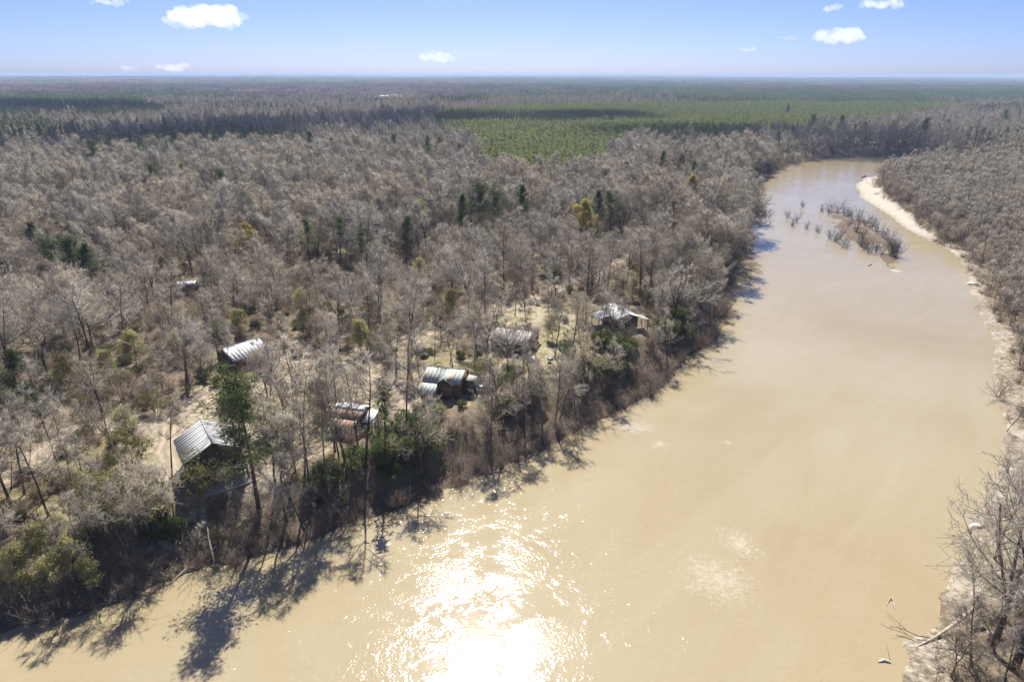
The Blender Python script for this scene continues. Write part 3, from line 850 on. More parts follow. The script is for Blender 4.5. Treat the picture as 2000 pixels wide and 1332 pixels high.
# ------------------------------------------------------------------ cabins and other made things
class MB:
    def __init__(s): s.V, s.T = [], []
    def hexa(s, p):
        """eight corners: bottom four anticlockwise, top four likewise"""
        k = len(s.V); s.V += [tuple(q) for q in p]
        for a, b, c, d in ((3, 2, 1, 0), (4, 5, 6, 7), (0, 1, 5, 4), (1, 2, 6, 5), (2, 3, 7, 6), (3, 0, 4, 7)):
            s.T += [(k + a, k + b, k + c), (k + a, k + c, k + d)]
        return s
    def box(s, x0, x1, y0, y1, z0, z1):
        return s.hexa([(x0, y0, z0), (x1, y0, z0), (x1, y1, z0), (x0, y1, z0), (x0, y0, z1), (x1, y0, z1), (x1, y1, z1), (x0, y1, z1)])
    def slab(s, a, b, c, d, t):
        """quad a b c d thickened upwards by t"""
        a, b, c, d = map(Vector, (a, b, c, d))
        n = (b - a).cross(d - a).normalized()
        if n.z < 0: n = -n; a, b, c, d = d, c, b, a
        return s.hexa([a, b, c, d, a + n * t, b + n * t, c + n * t, d + n * t])
    def poly_x(s, prof, x0, x1):
        """closed profile in y,z pushed along x"""
        k = len(s.V); n = len(prof)
        s.V += [(x0, y, z) for y, z in prof] + [(x1, y, z) for y, z in prof]
        for i in range(n):
            j = (i + 1) % n
            s.T += [(k + i, k + n + i, k + n + j), (k + i, k + n + j, k + j)]
        for i in range(1, n - 1):
            s.T += [(k, k + i, k + i + 1), (k + n, k + n + i + 1, k + n + i)]
        return s
    def tube(s, a, b, r0, r1, k=8):
        V, T = tubes([(tuple(a), tuple(b), r0, r1)], k)
        o = len(s.V); s.V += [tuple(v) for v in V]; s.T += [tuple(t + o) for t in T]
        c = len(s.V); s.V += [tuple(a), tuple(b)]
        for i in range(k):
            j = (i + 1) % k
            s.T += [(c, o + j, o + i), (c + 1, o + k + i, o + k + j)]
        return s
    def mesh(s, name, mat, smooth=False):
        return make_mesh(name, s.V, s.T, mat, smooth=smooth)
    def build(s, name, mat, parent=None, loc=None, smooth=False):
        return link(name, s.mesh(name, mat, smooth), parent, loc)

def roof_mat(name, col, rust=(.26, .15, .085), amount=.5, rough=.7, metal=.25, streak=(.6, 3.5)):
    m = bpy.data.materials.new(name)
    nt, b = nodes_of(m)
    oi = nt.nodes.new('ShaderNodeObjectInfo')
    tc = nt.nodes.new('ShaderNodeTexCoord')
    mp = nt.nodes.new('ShaderNodeMapping'); mp.inputs['Scale'].default_value = (streak[1], streak[0], streak[0])
    ad = nt.nodes.new('ShaderNodeVectorMath'); ad.operation = 'ADD'
    cb = nt.nodes.new('ShaderNodeCombineXYZ')
    for i in range(3): nt.links.new(math_n(nt, 'MULTIPLY', oi.outputs['Random'], 40.0), cb.inputs[i])
    nt.links.new(tc.outputs['Object'], ad.inputs[0]); nt.links.new(cb.outputs[0], ad.inputs[1])
    nt.links.new(ad.outputs[0], mp.inputs[0])
    n = nt.nodes.new('ShaderNodeTexNoise'); n.inputs['Scale'].default_value = 1.0; n.inputs['Detail'].default_value = 6; n.inputs['Roughness'].default_value = .7
    nt.links.new(mp.outputs[0], n.inputs['Vector'])
    k = math_n(nt, 'ADD', .93, math_n(nt, 'MULTIPLY', oi.outputs['Random'], .07))
    base = mix_c(nt, 1.0, col, ramp(nt, [(0, (0, 0, 0)), (1, (1, 1, 1))], k), 'MULTIPLY')
    f = ramp(nt, [(.62 - amount * .25, (0, 0, 0)), (.85 - amount * .2, (1, 1, 1))], n.outputs['Fac'])
    c = mix_c(nt, f, base, rust)
    nt.links.new(c, b.inputs['Base Color'])
    b.inputs['Roughness'].default_value = rough
    b.inputs['Metallic'].default_value = 0
    b.inputs['Specular IOR Level'].default_value = .25
    return m

M['roof_grey'] = roof_mat('grey_roof_metal', (.40, .40, .405), (.36, .345, .33), .3)
M['roof_green'] = roof_mat('green_grey_roof_metal', (.43, .455, .40), (.38, .35, .29), .2, metal=.1)
M['roof_white'] = roof_mat('white_roof_metal', (.70, .71, .72), (.62, .60, .57), .2, metal=.1)
M['roof_rust'] = roof_mat('rusty_roof_metal', (.33, .24, .18), (.30, .155, .075), .7, metal=.1)
M['roof_shingle'] = roof_mat('brown_grey_shingle', (.41, .38, .345), (.34, .305, .27), .5, .9, 0)
M['roof_litter'] = roof_mat('leaf_strewn_roof', (.15, .115, .085), (.075, .055, .042), .7, .95, 0)
M['roof_red'] = roof_mat('red_roof_metal', (.34, .055, .05), (.2, .06, .05), .3)
M['wood_dark'] = plain('weathered_boards', (.105, .075, .056), .9, scale=2.0, var=.4)
M['wood_brown'] = plain('brown_boards', (.20, .12, .062), .85, scale=2.0, var=.35)
M['wood_grey'] = plain('grey_timber', (.20, .175, .15), .9, scale=2.5, var=.35)
M['wood_pale'] = plain('pale_timber', (.40, .34, .26), .9, scale=2.5, var=.3)
M['glass'] = plain('window_glass', (.03, .035, .04), .08, var=.1, spec=.6)
M['white'] = plain('white_paint', (.70, .70, .69), .5, var=.08)
M['black'] = plain('black_rubber', (.02, .02, .02), .8)
M['chrome'] = plain('bright_metal', (.5, .5, .52), .3, .8)
M['blue_car'] = plain('dark_blue_paint', (.045, .07, .12), .25, .2, var=.1, spec=.6)
M['silver_car'] = plain('pale_blue_paint', (.32, .40, .48), .3, .2, var=.1, spec=.6)
M['blue'] = plain('blue_plastic', (.03, .16, .50), .35, var=.15)
M['teal'] = plain('teal_tarp', (.05, .22, .28), .6, var=.2)
M['concrete'] = plain('concrete', (.40, .37, .33), .9, var=.2, scale=1.0)
M['driftwood'] = plain('driftwood', (.42, .36, .28), .85, var=.4, scale=2.5)
M['dark_log'] = plain('wet_log', (.10, .075, .055), .7, var=.4, scale=2.5)
M['foam'] = plain('dry_foam', (.60, .55, .47), .95, var=.3, scale=2)

KEEP = []        # (x, y, radius): nothing grows here
SIGHT = []       # photo boxes that the camera sees into

def roof_slope(root, x0, x1, ya, za, yb, zb, mat, n, rnd, name='roof', t=.06):
    """one roof plane from ridge (ya, za) to eave (yb, zb): boards below, metal sheets side by side on top"""
    deck = MB().slab((x0, ya, za - t), (x1, ya, za - t), (x1, yb, zb - t), (x0, yb, zb - t), t - .015).build(name, M['wood_dark'], root)
    w = (x1 - x0) / n
    dv = Vector((0, yb - ya, zb - za)); ln = dv.length
    nrm = Vector((1, 0, 0)).cross(dv).normalized()
    if nrm.z < 0: nrm = -nrm
    mb = MB()
    e = dv * (1 + .12 / ln)
    mb.slab((-.012, 0, 0), (w + .012, 0, 0), (w + .012, e.y, e.z), (-.012, e.y, e.z), .014)
    me_ = mb.mesh('metal_sheet', mat)
    for i in range(n):
        o = link('metal_sheet', me_, deck)
        o.location = Vector((x0 + i * w, ya, za)) + nrm * (.002 + (i % 2) * .017) + dv.normalized() * rnd.uniform(-.02, .05)
    return deck

def window(root, x, y, z, w, h, axis, out):
    """framed window; axis 'x' lies in a wall that runs along x"""
    d = .05 * out
    fr, gl = MB(), MB()
    for (a0, a1, b0, b1) in ((-w / 2, w / 2, 0, .09), (-w / 2, w / 2, h - .09, h), (-w / 2, -w / 2 + .09, .09, h - .09), (w / 2 - .09, w / 2, .09, h - .09), (-.03, .03, .09, h - .09)):
        if axis == 'x': fr.box(x + a0, x + a1, min(y, y + d), max(y, y + d), z + b0, z + b1)
        else: fr.box(min(x, x + d), max(x, x + d), y + a0, y + a1, z + b0, z + b1)
    e = .02 * out
    if axis == 'x': gl.box(x - w / 2 + .09, x + w / 2 - .09, min(y, y + e), max(y, y + e), z + .09, z + h - .09)
    else: gl.box(min(x, x + e), max(x, x + e), y - w / 2 + .09, y + w / 2 - .09, z + .09, z + h - .09)
    f = fr.build('window', M['wood_pale'], root)
    gl.build('pane', M['glass'], f)
    return f

def door(root, x, y, z, axis, out, mat):
    d = .05 * out
    mb = MB()
    if axis == 'x': mb.box(x - .45, x + .45, min(y, y + d), max(y, y + d), z, z + 2.0)
    else: mb.box(min(x, x + d), max(x, x + d), y - .45, y + .45, z, z + 2.0)
    o = mb.build('door', mat, root)
    h = MB()
    if axis == 'x': h.box(x + .3, x + .36, y + d, y + d + .06 * out, z + .95, z + 1.1) if out > 0 else h.box(x + .3, x + .36, y + d - .06, y + d, z + .95, z + 1.1)
    else: h.box(x + d, x + d + .06, y + .3, y + .36, z + .95, z + 1.1) if out > 0 else h.box(x + d - .06, x + d, y + .3, y + .36, z + .95, z + 1.1)
    h.build('handle', M['chrome'], o)

def cabin(name, label, cx, cy_, yaw, L, W, he, hr, floor, wall, rmatL, rmatR, n, seed, group=None, zabs=6.5, over=.5, yoff=0.0, stilts=True):
    g = tz(cx, cy_)
    dz = zabs - g
    he += dz; hr += dz; floor += dz * .5
    root = empty(name, (cx, cy_, g), yaw)
    tag(root, label, 'cabin', 'cabins along the riverbank')
    rnd = random.Random(seed)
    w2 = W / 2 - over; l2 = L / 2 - over
    zw = he + (hr - he) * over / (W / 2) - .13
    MB().poly_x([(-w2, floor), (w2, floor), (w2, zw), (0, hr - .16), (-w2, zw)], -l2, l2).build('wall', wall, root)
    # corner boards on the walls
    for x in (-l2, l2):
        for y in (-w2, w2):
            MB().box(x - .07, x + .07, y - .07, y + .07, floor + .01, zw - .03).build('corner_board', M['wood_grey'], root)
    if floor > .35:
        MB().box(-l2 - .1, l2 + .1, -w2 - .1, w2 + .1, floor - .25, floor - .002).build('floor_frame', M['wood_grey'], root)
        pm = MB().box(-.13, .13, -.13, .13, -.6, floor - .26).mesh('post', M['wood_grey'])
        for i in range(4):
            for j in range(3):
                link('post', pm, root, (-l2 + .2 + (2 * l2 - .4) * i / 3, -w2 + .2 + (2 * w2 - .4) * j / 2, 0))
    roof_slope(root, -L / 2, L / 2, 0, hr, W / 2, he, rmatL, n, rnd)
    roof_slope(root, -L / 2, L / 2, 0, hr, -W / 2, he, rmatR, n, rnd)
    MB().hexa([(-L / 2 - .03, -.16, hr + .0), (L / 2 + .03, -.16, hr + .0), (L / 2 + .03, .16, hr + .0), (-L / 2 - .03, .16, hr + .0),
               (-L / 2 - .03, -.03, hr + .085), (L / 2 + .03, -.03, hr + .085), (L / 2 + .03, .03, hr + .085), (-L / 2 - .03, .03, hr + .085)]).build('ridge_cap', rmatR, root)
    KEEP.append((cx, cy_, max(L, W) * .62))
    return root, dict(floor=floor, he=he, hr=hr, l2=l2, w2=w2, L=L, W=W, rnd=rnd)

def shed_roof(root, x0, x1, ya, za, yb, zb, mat, n, rnd, zfoot, posts=3, pw=.09):
    roof_slope(root, x0, x1, ya, za, yb, zb, mat, n, rnd, 'porch_roof')
    for i in range(posts):
        x = x0 + .2 + (x1 - x0 - .4) * i / (posts - 1)
        y = yb + (.25 if yb < ya else -.25)
        MB().box(x - pw, x + pw, y - pw, y + pw, zfoot, zb - .05).build('porch_post', M['wood_grey'], root)

# the grey metal roofed cabin on stilts in the foreground
r, p = cabin('stilt_cabin', 'grey metal roofed cabin on stilts nearest the camera, beside the tall pine', -55.65, 110.16, -.99, 10.48, 10.36, 5.0, 7.8, 2.3,
             M['wood_dark'], M['roof_grey'], M['roof_grey'], 11, 1)
window(r, p['l2'], -2.2, p['floor'] + .9, 1.1, 1.1, 'y', 1); window(r, p['l2'], 2.4, p['floor'] + .9, 1.1, 1.1, 'y', 1)
door(r, p['l2'], .1, p['floor'] + .02, 'y', 1, M['wood_brown'])
for x in (-2.6, 0, 2.6): window(r, x, -p['w2'], p['floor'] + .9, 1.1, 1.0, 'x', -1)
MB().box(p['l2'] + .03, p['l2'] + 2.5, -p['w2'], p['w2'], p['floor'] - .16, p['floor'] - .04).build('deck', M['wood_grey'], r)
for y in (-4, -1.4, 1.4, 4):
    MB().box(p['l2'] + 2.2, p['l2'] + 2.4, y - .1, y + .1, -1.2, p['floor'] + 1.0).build('deck_post', M['wood_grey'], r)
MB().box(p['l2'] + 2.25, p['l2'] + 2.36, -p['w2'], p['w2'], p['floor'] + .9, p['floor'] + 1.02).build('rail', M['wood_pale'], r)
MB().box(p['l2'] + 2.25, p['l2'] + 2.36, -p['w2'], p['w2'], p['floor'] + .45, p['floor'] + .55).build('rail', M['wood_pale'], r)
MB().box(-p['l2'], p['l2'] + 3.5, -p['w2'] + 1.5, p['w2'] + .6, -.35, .07).build('slab', M['concrete'], r)
SIGHT.append((330, 815, 485, 960, 130))

# the green-grey roofed cabin with a long front slope
r, p = cabin('green_roof_cabin', 'cabin with a pale green grey metal roof streaked with rust, under bare trees', -15.0, 144.6, -.23, 9.2, 8.4, 3.5, 5.5, .8,
             M['wood_brown'], M['roof_green'], M['roof_green'], 10, 2)
shed_roof(r, -p['L'] / 2, -.2, -p['W'] / 2 + .2, p['he'] - .12, -p['W'] / 2 - 3.4, p['he'] - 1.05, M['roof_green'], 5, p['rnd'], -.6)
MB().box(-p['l2'] + .2, -.6, -p['W'] / 2 - 2.8, -p['w2'] - .02, .3, p['he'] - .9).build('lean_to_wall', M['wood_brown'], r)
z0 = p['hr'] - .35                                        # cross gable towards the river
MB().slab((1.1, .6, z0), (3.0, .6, p['he'] + .25), (3.0, -5.6, p['he'] + .25), (1.1, -5.6, z0), .06).build('cross_roof', M['roof_green'], r)
MB().slab((1.1, .6, z0), (1.1, -5.6, z0), (-.8, -5.6, p['he'] + .25), (-.8, .6, p['he'] + .25), .06).build('cross_roof', M['roof_green'], r)
MB().slab((1.6, -2.6, z0 - .18), (2.3, -2.6, z0 - .85), (2.3, -4.9, z0 - .85), (1.6, -4.9, z0 - .18), .09).build('rust_patch', M['roof_rust'], r)
MB().poly_x([(-5.3, .8), (-3.4, .8), (-3.4, p['he'] + .15), (-5.3, p['he'] + .15)], -.6, 2.8).build('cross_wall', M['wood_brown'], r)
window(r, .2, -5.3, 1.6, 1.0, 1.1, 'x', -1); window(r, 2.0, -5.3, 1.6, 1.0, 1.1, 'x', -1)
window(r, -p['l2'], 0, 1.8, 1.1, 1.1, 'y', -1)
MB().box(p['l2'] + .8, p['l2'] + 2.6, -1.2, 1.4, -.4, 3.4).build('side_box', M['wood_grey'], r)
MB().slab((p['l2'] + .6, -1.5, 3.55), (p['l2'] + 2.9, -1.5, 3.3), (p['l2'] + 2.9, 1.7, 3.3), (p['l2'] + .6, 1.7, 3.55), .07).build('side_roof', M['roof_shingle'], r)
SIGHT.append((822, 712, 930, 790, 90))

# the cabin with a bright patched roof and rusty porch
r, p = cabin('patched_roof_cabin', 'small cabin with bright patched metal roof and rusty orange porch roof', -33.4, 127.6, -.25, 7.0, 6.4, 3.0, 4.4, .6,
             M['wood_dark'], M['roof_white'], M['roof_rust'], 8, 3)
shed_roof(r, -p['L'] / 2 + .4, p['L'] / 2 - .6, -p['W'] / 2 + .25, p['he'] - .1, -p['W'] / 2 - 2.4, p['he'] - .8, M['roof_rust'], 6, p['rnd'], -.6)
shed_r = roof_slope(r, p['L'] / 2 + .05, p['L'] / 2 + 2.3, .9, p['he'] + .5, -2.6, p['he'] - .7, M['roof_white'], 3, p['rnd'], 'side_roof')
for y in (.5, -2.3): MB().box(p['L'] / 2 + 2.0, p['L'] / 2 + 2.2, y - .1, y + .1, -.5, p['he'] - .75 + (y + 2.3) * .3).build('side_post', M['wood_grey'], r)
MB().slab((p['L'] / 2 + 2.25, -1.6, .2), (p['L'] / 2 + 2.3, -.4, .2), (p['L'] / 2 + 2.3, -.4, 2.0), (p['L'] / 2 + 2.25, -1.6, 2.0), .04).build('tarp', M['teal'], r)
# bright replacement sheets along the ridge on the rusty side
for i in range(4):
    MB().slab((-3.3 + i * 1.7, -.05, p['hr'] + .05), (-1.75 + i * 1.7, -.05, p['hr'] + .05), (-1.75 + i * 1.7, -1.15, p['hr'] - .42), (-3.3 + i * 1.7, -1.15, p['hr'] - .42), .03).build('patch_sheet', M['roof_white'], r)
window(r, -1.6, -p['w2'], 1.2, 1.0, 1.0, 'x', -1); door(r, 1.2, -p['w2'], .62, 'x', -1, M['wood_brown'])
SIGHT.append((640, 780, 728, 835, 70))

# the brown grey cabin with the leaf-strewn back slope
r, p = cabin('shingle_cabin', 'brown grey roofed cabin whose back slope lies under dead leaves, beside the lawn', 1.0, 172.6, -.33, 10.6, 13.0, 3.0, 4.6, .6,
             M['wood_dark'], M['roof_litter'], M['roof_shingle'], 9, 4)
window(r, 2.4, -p['w2'], 1.2, 1.2, 1.0, 'x', -1); window(r, -2.4, -p['w2'], 1.2, 1.2, 1.0, 'x', -1); door(r, 0, -p['w2'], .62, 'x', -1, M['wood_brown'])
window(r, p['l2'], -2.5, 1.2, 1.2, 1.0, 'y', 1); window(r, p['l2'], 2.5, 1.2, 1.2, 1.0, 'y', 1)
SIGHT.append((985, 620, 1060, 690, 60))

# the white roofed cabin by the tall trees
r, p = cabin('white_roof_cabin', 'cabin with a bright white metal roof beside tall bank trees, grey porch roof', 31.7, 189.6, -1.22, 11.0, 7.4, 3.5, 4.9, .8,
             M['wood_dark'], M['roof_white'], M['roof_white'], 10, 5)
roof_slope(r, 2.2, 6.6, p['W'] / 2 - .2, p['he'] - .06, p['W'] / 2 + 2.6, p['he'] - .7, M['roof_shingle'], 4, p['rnd'], 'porch_roof')
for x in (2.6, 6.2): MB().box(x - .1, x + .1, p['W'] / 2 + 2.2, p['W'] / 2 + 2.4, -.6, p['he'] - .75).build('porch_post', M['wood_grey'], r)
roof_slope(r, -4.2, 1.0, -p['W'] / 2 + .15, p['he'] - .07, -p['W'] / 2 - 3.6, p['he'] - .9, M['roof_white'], 5, p['rnd'], 'carport_roof')
for x in (-3.8, .6): MB().box(x - .1, x + .1, -p['W'] / 2 - 3.4, -p['W'] / 2 - 3.2, -.6, p['he'] - .95).build('carport_post', M['wood_grey'], r)
window(r, p['l2'], 1.4, 1.5, 1.1, 1.0, 'y', 1); window(r, p['l2'], -1.4, 1.5, 1.1, 1.0, 'y', 1); door(r, 2.0, p['w2'], .82, 'x', 1, M['wood_brown'])
SIGHT.append((1155, 595, 1260, 640, 90))

# the white roofed house across the road
r, p = cabin('road_cabin', 'white roofed cabin across the dirt road, half hidden behind bare trees', -68.6, 160.9, .82, 9.82, 10.17, 3.0, 5.0, .5,
             M['wood_dark'], M['roof_white'], M['roof_white'], 10, 6)
window(r, -p['l2'], -2, 1.2, 1.1, 1.0, 'y', -1); window(r, -p['l2'], 2, 1.2, 1.1, 1.0, 'y', -1); door(r, 0, -p['w2'], .52, 'x', -1, M['wood_brown'])
window(r, 2.6, -p['w2'], 1.2, 1.1, 1.0, 'x', -1); window(r, -2.6, -p['w2'], 1.2, 1.1, 1.0, 'x', -1)
SIGHT.append((425, 665, 528, 712, 60))

def small_building(name, label, catg, x, y, yaw, L, W, he, hr, wall, roof, n=4):
    g = tz(x, y)
    root = empty(name, (x, y, g), yaw)
    tag(root, label, catg)
    rnd = random.Random(int(x * 7))
    MB().poly_x([(-W / 2 + .2, -.4), (W / 2 - .2, -.4), (W / 2 - .2, he - .05), (0, hr - .12), (-W / 2 + .2, he - .05)], -L / 2 + .2, L / 2 - .2).build('wall', wall, root)
    for s in (1, -1):
        roof_slope(root, -L / 2, L / 2, 0, hr, s * W / 2, he, roof, n, rnd)
    d = MB().box(-.5, .5, -W / 2 + .14, -W / 2 + .19, 0, min(2, he - .2)).build('door', M['wood_brown'], root)
    KEEP.append((x, y, max(L, W) * .7))
    return root
q = px(580, 682, 8.3)
small_building('red_shed', 'small shed with a red metal roof beside the dirt road', 'shed', q.x, q.y, -.25, 2.6, 2.4, 2.0, 2.7, M['wood_brown'], M['roof_red'])
SIGHT.append((565, 668, 600, 690, 50))
q = px(366, 553, 9.5)
small_building('wood_cabin', 'pale roof glimpsed deep in the grey wood on the left', 'cabin', q.x, q.y, .2, 6, 4, 2.6, 3.4, M['wood_dark'], M['roof_white'], 6)
SIGHT.append((350, 545, 385, 560, 40))
q = px(38, 626, 9.5)
small_building('wood_house', 'light blue grey roof among trees at the far left', 'cabin', q.x, q.y, .1, 5, 3.4, 2.4, 3.0, M['wood_dark'], M['roof_grey'], 5)
SIGHT.append((22, 618, 60, 634, 40))
for i, (u, v, l, w, lab) in enumerate([(733, 191, 22, 12, 'leftmost pale farm building beside the distant white clearing'), (752, 190, 26, 10, 'middle tan roofed farm building behind the distant white clearing'),
                                       (768, 188, 22, 12, 'rightmost pale farm building behind the distant white clearing'), (1578, 171, 90, 26, 'long white building on the far right horizon plain'),
                                       (1750, 239, 12, 8, 'pale hut at the edge of the young pine plantation'), (496, 185, 26, 14, 'tiny white building far off in the left woods'),
                                       (1298, 197, 24, 10, 'pale building beyond the plantation at the pine belt')]):
    q = px(u, v, 12)
    small_building('farm_building', lab, 'building', q.x, q.y, .1, l, w, 6 if l > 20 else 3, 9 if l > 20 else 4.5, M['white'], M['roof_white'], 3)

# wooden stairs down the bank
q0, q1 = px(357, 1006, 5.6), px(346, 1092, .8)
q0.z, q1.z = tz(q0.x, q0.y) + .25, .55
st = empty('bank_stairs', (q1.x, q1.y, 0))
tag(st, 'dark wooden stairs down the left bank below the stilt cabin', 'stairs')
d = (q0 - q1); sdx = Vector((-d.y, d.x, 0)).normalized()
n = 20
for i in range(n):
    c = q1 + d * (i / (n - 1)) - Vector((q1.x, q1.y, 0))
    fw = Vector((d.x, d.y, 0)).normalized() * .16
    a = c - sdx * .62
    MB().hexa([a - fw, a - fw + sdx * 1.24, a + fw + sdx * 1.24, a + fw] + [v + Vector((0, 0, .07)) for v in (a - fw, a - fw + sdx * 1.24, a + fw + sdx * 1.24, a + fw)]).build('tread', M['wood_pale'], st)
for s in (-1, 1):
    a = q1 - Vector((q1.x, q1.y, 0)) + sdx * .66 * s; b = a + d
    MB().tube(a - Vector((0, 0, .08)), b - Vector((0, 0, .08)), .07, .07, 4).build('stringer', M['wood_grey'], st)
    MB().tube(a + Vector((0, 0, .95)), b + Vector((0, 0, .95)), .035, .035, 5).build('handrail', M['wood_grey'], st)
    for i in range(6):
        e = a + d * (i / 5)
        MB().tube(e - Vector((0, 0, .8)), e + Vector((0, 0, .95)), .045, .045, 5).build('rail_post', M['wood_grey'], st)
SIGHT.append((330, 1000, 372, 1100, 20))

def car(name, label, x, y, yaw, paint):
    g = tz(x, y) + .02
    root = empty(name, (x, y, g), yaw)
    tag(root, label, 'car')
    b = MB()
    b.hexa([(-2.2, -.86, .28), (2.2, -.84, .28), (2.2, .84, .28), (-2.2, .86, .28), (-2.25, -.88, .82), (2.28, -.82, .70), (2.28, .82, .70), (-2.25, .88, .82)])
    b.hexa([(-2.2, -.84, .82), (2.15, -.78, .70), (2.15, .78, .70), (-2.2, .84, .82), (-2.05, -.78, .98), (1.0, -.76, .98), (1.0, .76, .98), (-2.05, .78, .98)])
    b.build('body', paint, root)
    MB().hexa([(-1.75, -.76, .98), (1.0, -.76, .98), (1.0, .76, .98), (-1.75, .76, .98), (-1.25, -.6, 1.44), (.25, -.6, 1.44), (.25, .6, 1.44), (-1.25, .6, 1.44)]).build('windows', M['glass'], root)
    MB().hexa([(-1.25, -.62, 1.44), (.27, -.62, 1.44), (.27, .62, 1.44), (-1.25, .62, 1.44), (-1.15, -.55, 1.5), (.2, -.55, 1.5), (.2, .55, 1.5), (-1.15, .55, 1.5)]).build('roof', paint, root)
    wm = MB().tube((0, -.11, 0), (0, .11, 0), .33, .33, 14).mesh('wheel', M['black'])
    hm = MB().tube((0, -.125, 0), (0, .125, 0), .19, .19, 10).mesh('rim', M['chrome'])
    for sx in (-1.35, 1.4):
        for sy in (-.78, .78):
            w = link('wheel', wm, root, (sx, sy, .33)); link('rim', hm, w)
    for sy in (-.62, .62):
        MB().box(2.24, 2.30, sy - .18, sy + .18, .55, .68).build('headlight', M['white'], root)
        MB().box(-2.29, -2.24, sy - .16, sy + .16, .62, .76).build('tail_light', M['roof_red'], root)
    MB().box(2.2, 2.34, -.8, .8, .3, .48).build('bumper', M['black'], root)
    KEEP.append((x, y, 2.6))
    return root
q = px(664, 720, 7.2); car('parked_car', 'dark blue car parked beside the dirt road, facing the river', q.x, q.y, math.radians(-82), M['blue_car'])
SIGHT.append((650, 702, 680, 735, 60))
q = px(947, 757, 7.2); car('parked_car', 'pale blue car parked at the river side of the green roofed cabin', q.x, q.y, math.radians(20), M['silver_car'])
SIGHT.append((935, 748, 962, 768, 40))

# yard things on the lawn
q = px(1076, 698, 6.8); g = tz(q.x, q.y)
t = empty('wading_pool', (q.x, q.y, g)); tag(t, 'small round bright blue wading pool on the lawn', 'pool')
MB().tube((0, 0, 0), (0, 0, .35), .75, .82, 18).build('rim', M['blue'], t); MB().tube((0, 0, .351), (0, 0, .36), .7, .7, 18).build('water', M['silver_car'], t)
KEEP.append((q.x, q.y, 3)); SIGHT.append((1060, 688, 1090, 715, 40))
q = px(1074, 712, 6.8); g = tz(q.x, q.y)
t = empty('barrel_grill', (q.x, q.y, g)); tag(t, 'black barrel grill on legs standing on the lawn', 'grill')
MB().tube((-.45, 0, .9), (.45, 0, .9), .33, .33, 12).build('drum', M['black'], t)
for sx in (-.35, .35):
    for sy in (-.25, .25): MB().tube((sx, sy, 0), (sx, sy, .8), .035, .035, 5).build('leg', M['black'], t)
MB().tube((.2, 0, 1.1), (.2, 0, 1.8), .06, .06, 6).build('chimney', M['black'], t)
q = px(1042, 700, 6.8); g = tz(q.x, q.y)
t = empty('patio_table', (q.x, q.y, g)); tag(t, 'white round table on the patio of the brown grey cabin', 'table')
MB().tube((0, 0, .7), (0, 0, .75), .8, .8, 18).build('table_top', M['white'], t); MB().tube((0, 0, 0), (0, 0, .7), .06, .05, 8).build('leg', M['white'], t); MB().tube((0, 0, 0), (0, 0, .05), .4, .3, 12).build('base', M['white'], t)
KEEP.append((q.x, q.y, 2.5))
q = px(1028, 697, 6.8); g = tz(q.x, q.y)
t = empty('garden_chair', (q.x, q.y, g), .6); tag(t, 'white garden chair beside the round patio table', 'chair')
MB().box(-.3, .3, -.3, .3, .4, .46).build('seat', M['white'], t); MB().hexa([(-.3, .27, .46), (.3, .27, .46), (.3, .31, .46), (-.3, .31, .46), (-.3, .4, 1.0), (.3, .4, 1.0), (.3, .44, 1.0), (-.3, .44, 1.0)]).build('backrest', M['white'], t)
for sx in (-.26, .26):
    for sy in (-.26, .26): MB().box(sx - .03, sx + .03, sy - .03, sy + .03, 0, .4).build('leg', M['white'], t)
q = px(949, 711, 6.8); g = tz(q.x, q.y)
t = empty('tarp_stack', (q.x, q.y, g), .3); tag(t, 'heap under a pale blue tarpaulin behind the green roofed cabin', 'tarp')
MB().hexa([(-1.2, -.8, 0), (1.2, -.8, 0), (1.2, .8, 0), (-1.2, .8, 0), (-.8, -.5, .9), (.9, -.4, 1.1), (.7, .5, 1.0), (-.9, .4, .8)]).build('cover', M['silver_car'], t)
MB().box(-1.25, 1.25, -.85, .85, -.05, .06).build('pallet', M['wood_grey'], t)

# ------------------------------------------------------------------ planting
rnd = random.Random(4)
road_all = [road_w, spur_w, spur2_w]
def clear_of(x, y, r_road=3.2):
    for l in road_all:
        if float(dist_line(l, np.array([x]), np.array([y]))[0]) < r_road: return False
    return all((x - a) ** 2 + (y - b) ** 2 > r * r for a, b, r in KEEP)

def hides(x, y, z, h, crown=3.0):
    """would a tree here stand before one of the things the photo shows open?"""
    u0, v0 = proj(x, y, z); u1, v1 = proj(x, y, z + h)
    w = crown * F_PX / math.hypot(x, y)
    for (a, b, c, d, dep) in SIGHT:
        if a - w * .7 < u0 < c + w * .7 and v1 < d - 4 and v0 > b and v0 < d + dep + 60:
            return True
    return False

BUSHES = [(150, 890, 300, 1010, 0), (0, 1030, 200, 1180, 0), (700, 790, 870, 925, 0), (1170, 630, 1250, 720, 0), (1290, 580, 1355, 655, 0)]
SIGHT_ALL = SIGHT
PLANTED = []     # (kind, x, y, z, variant meshes, scale, rot, label info)
def thing_tree(name, meshes, x, y, s, rot, label, catg, group=None, tilt=(0, 0), names=('trunk', 'crown'), sz=None, z=None):
    z = tz(x, y) if z is None else z
    r = empty(name, (x, y, z))
    r.rotation_euler = (tilt[0], tilt[1], rot)
    r.scale = (s, s, sz or s)
    tag(r, label, catg, group)
    for n_, m in zip(names, meshes):
        link(n_, m, r)
    return r

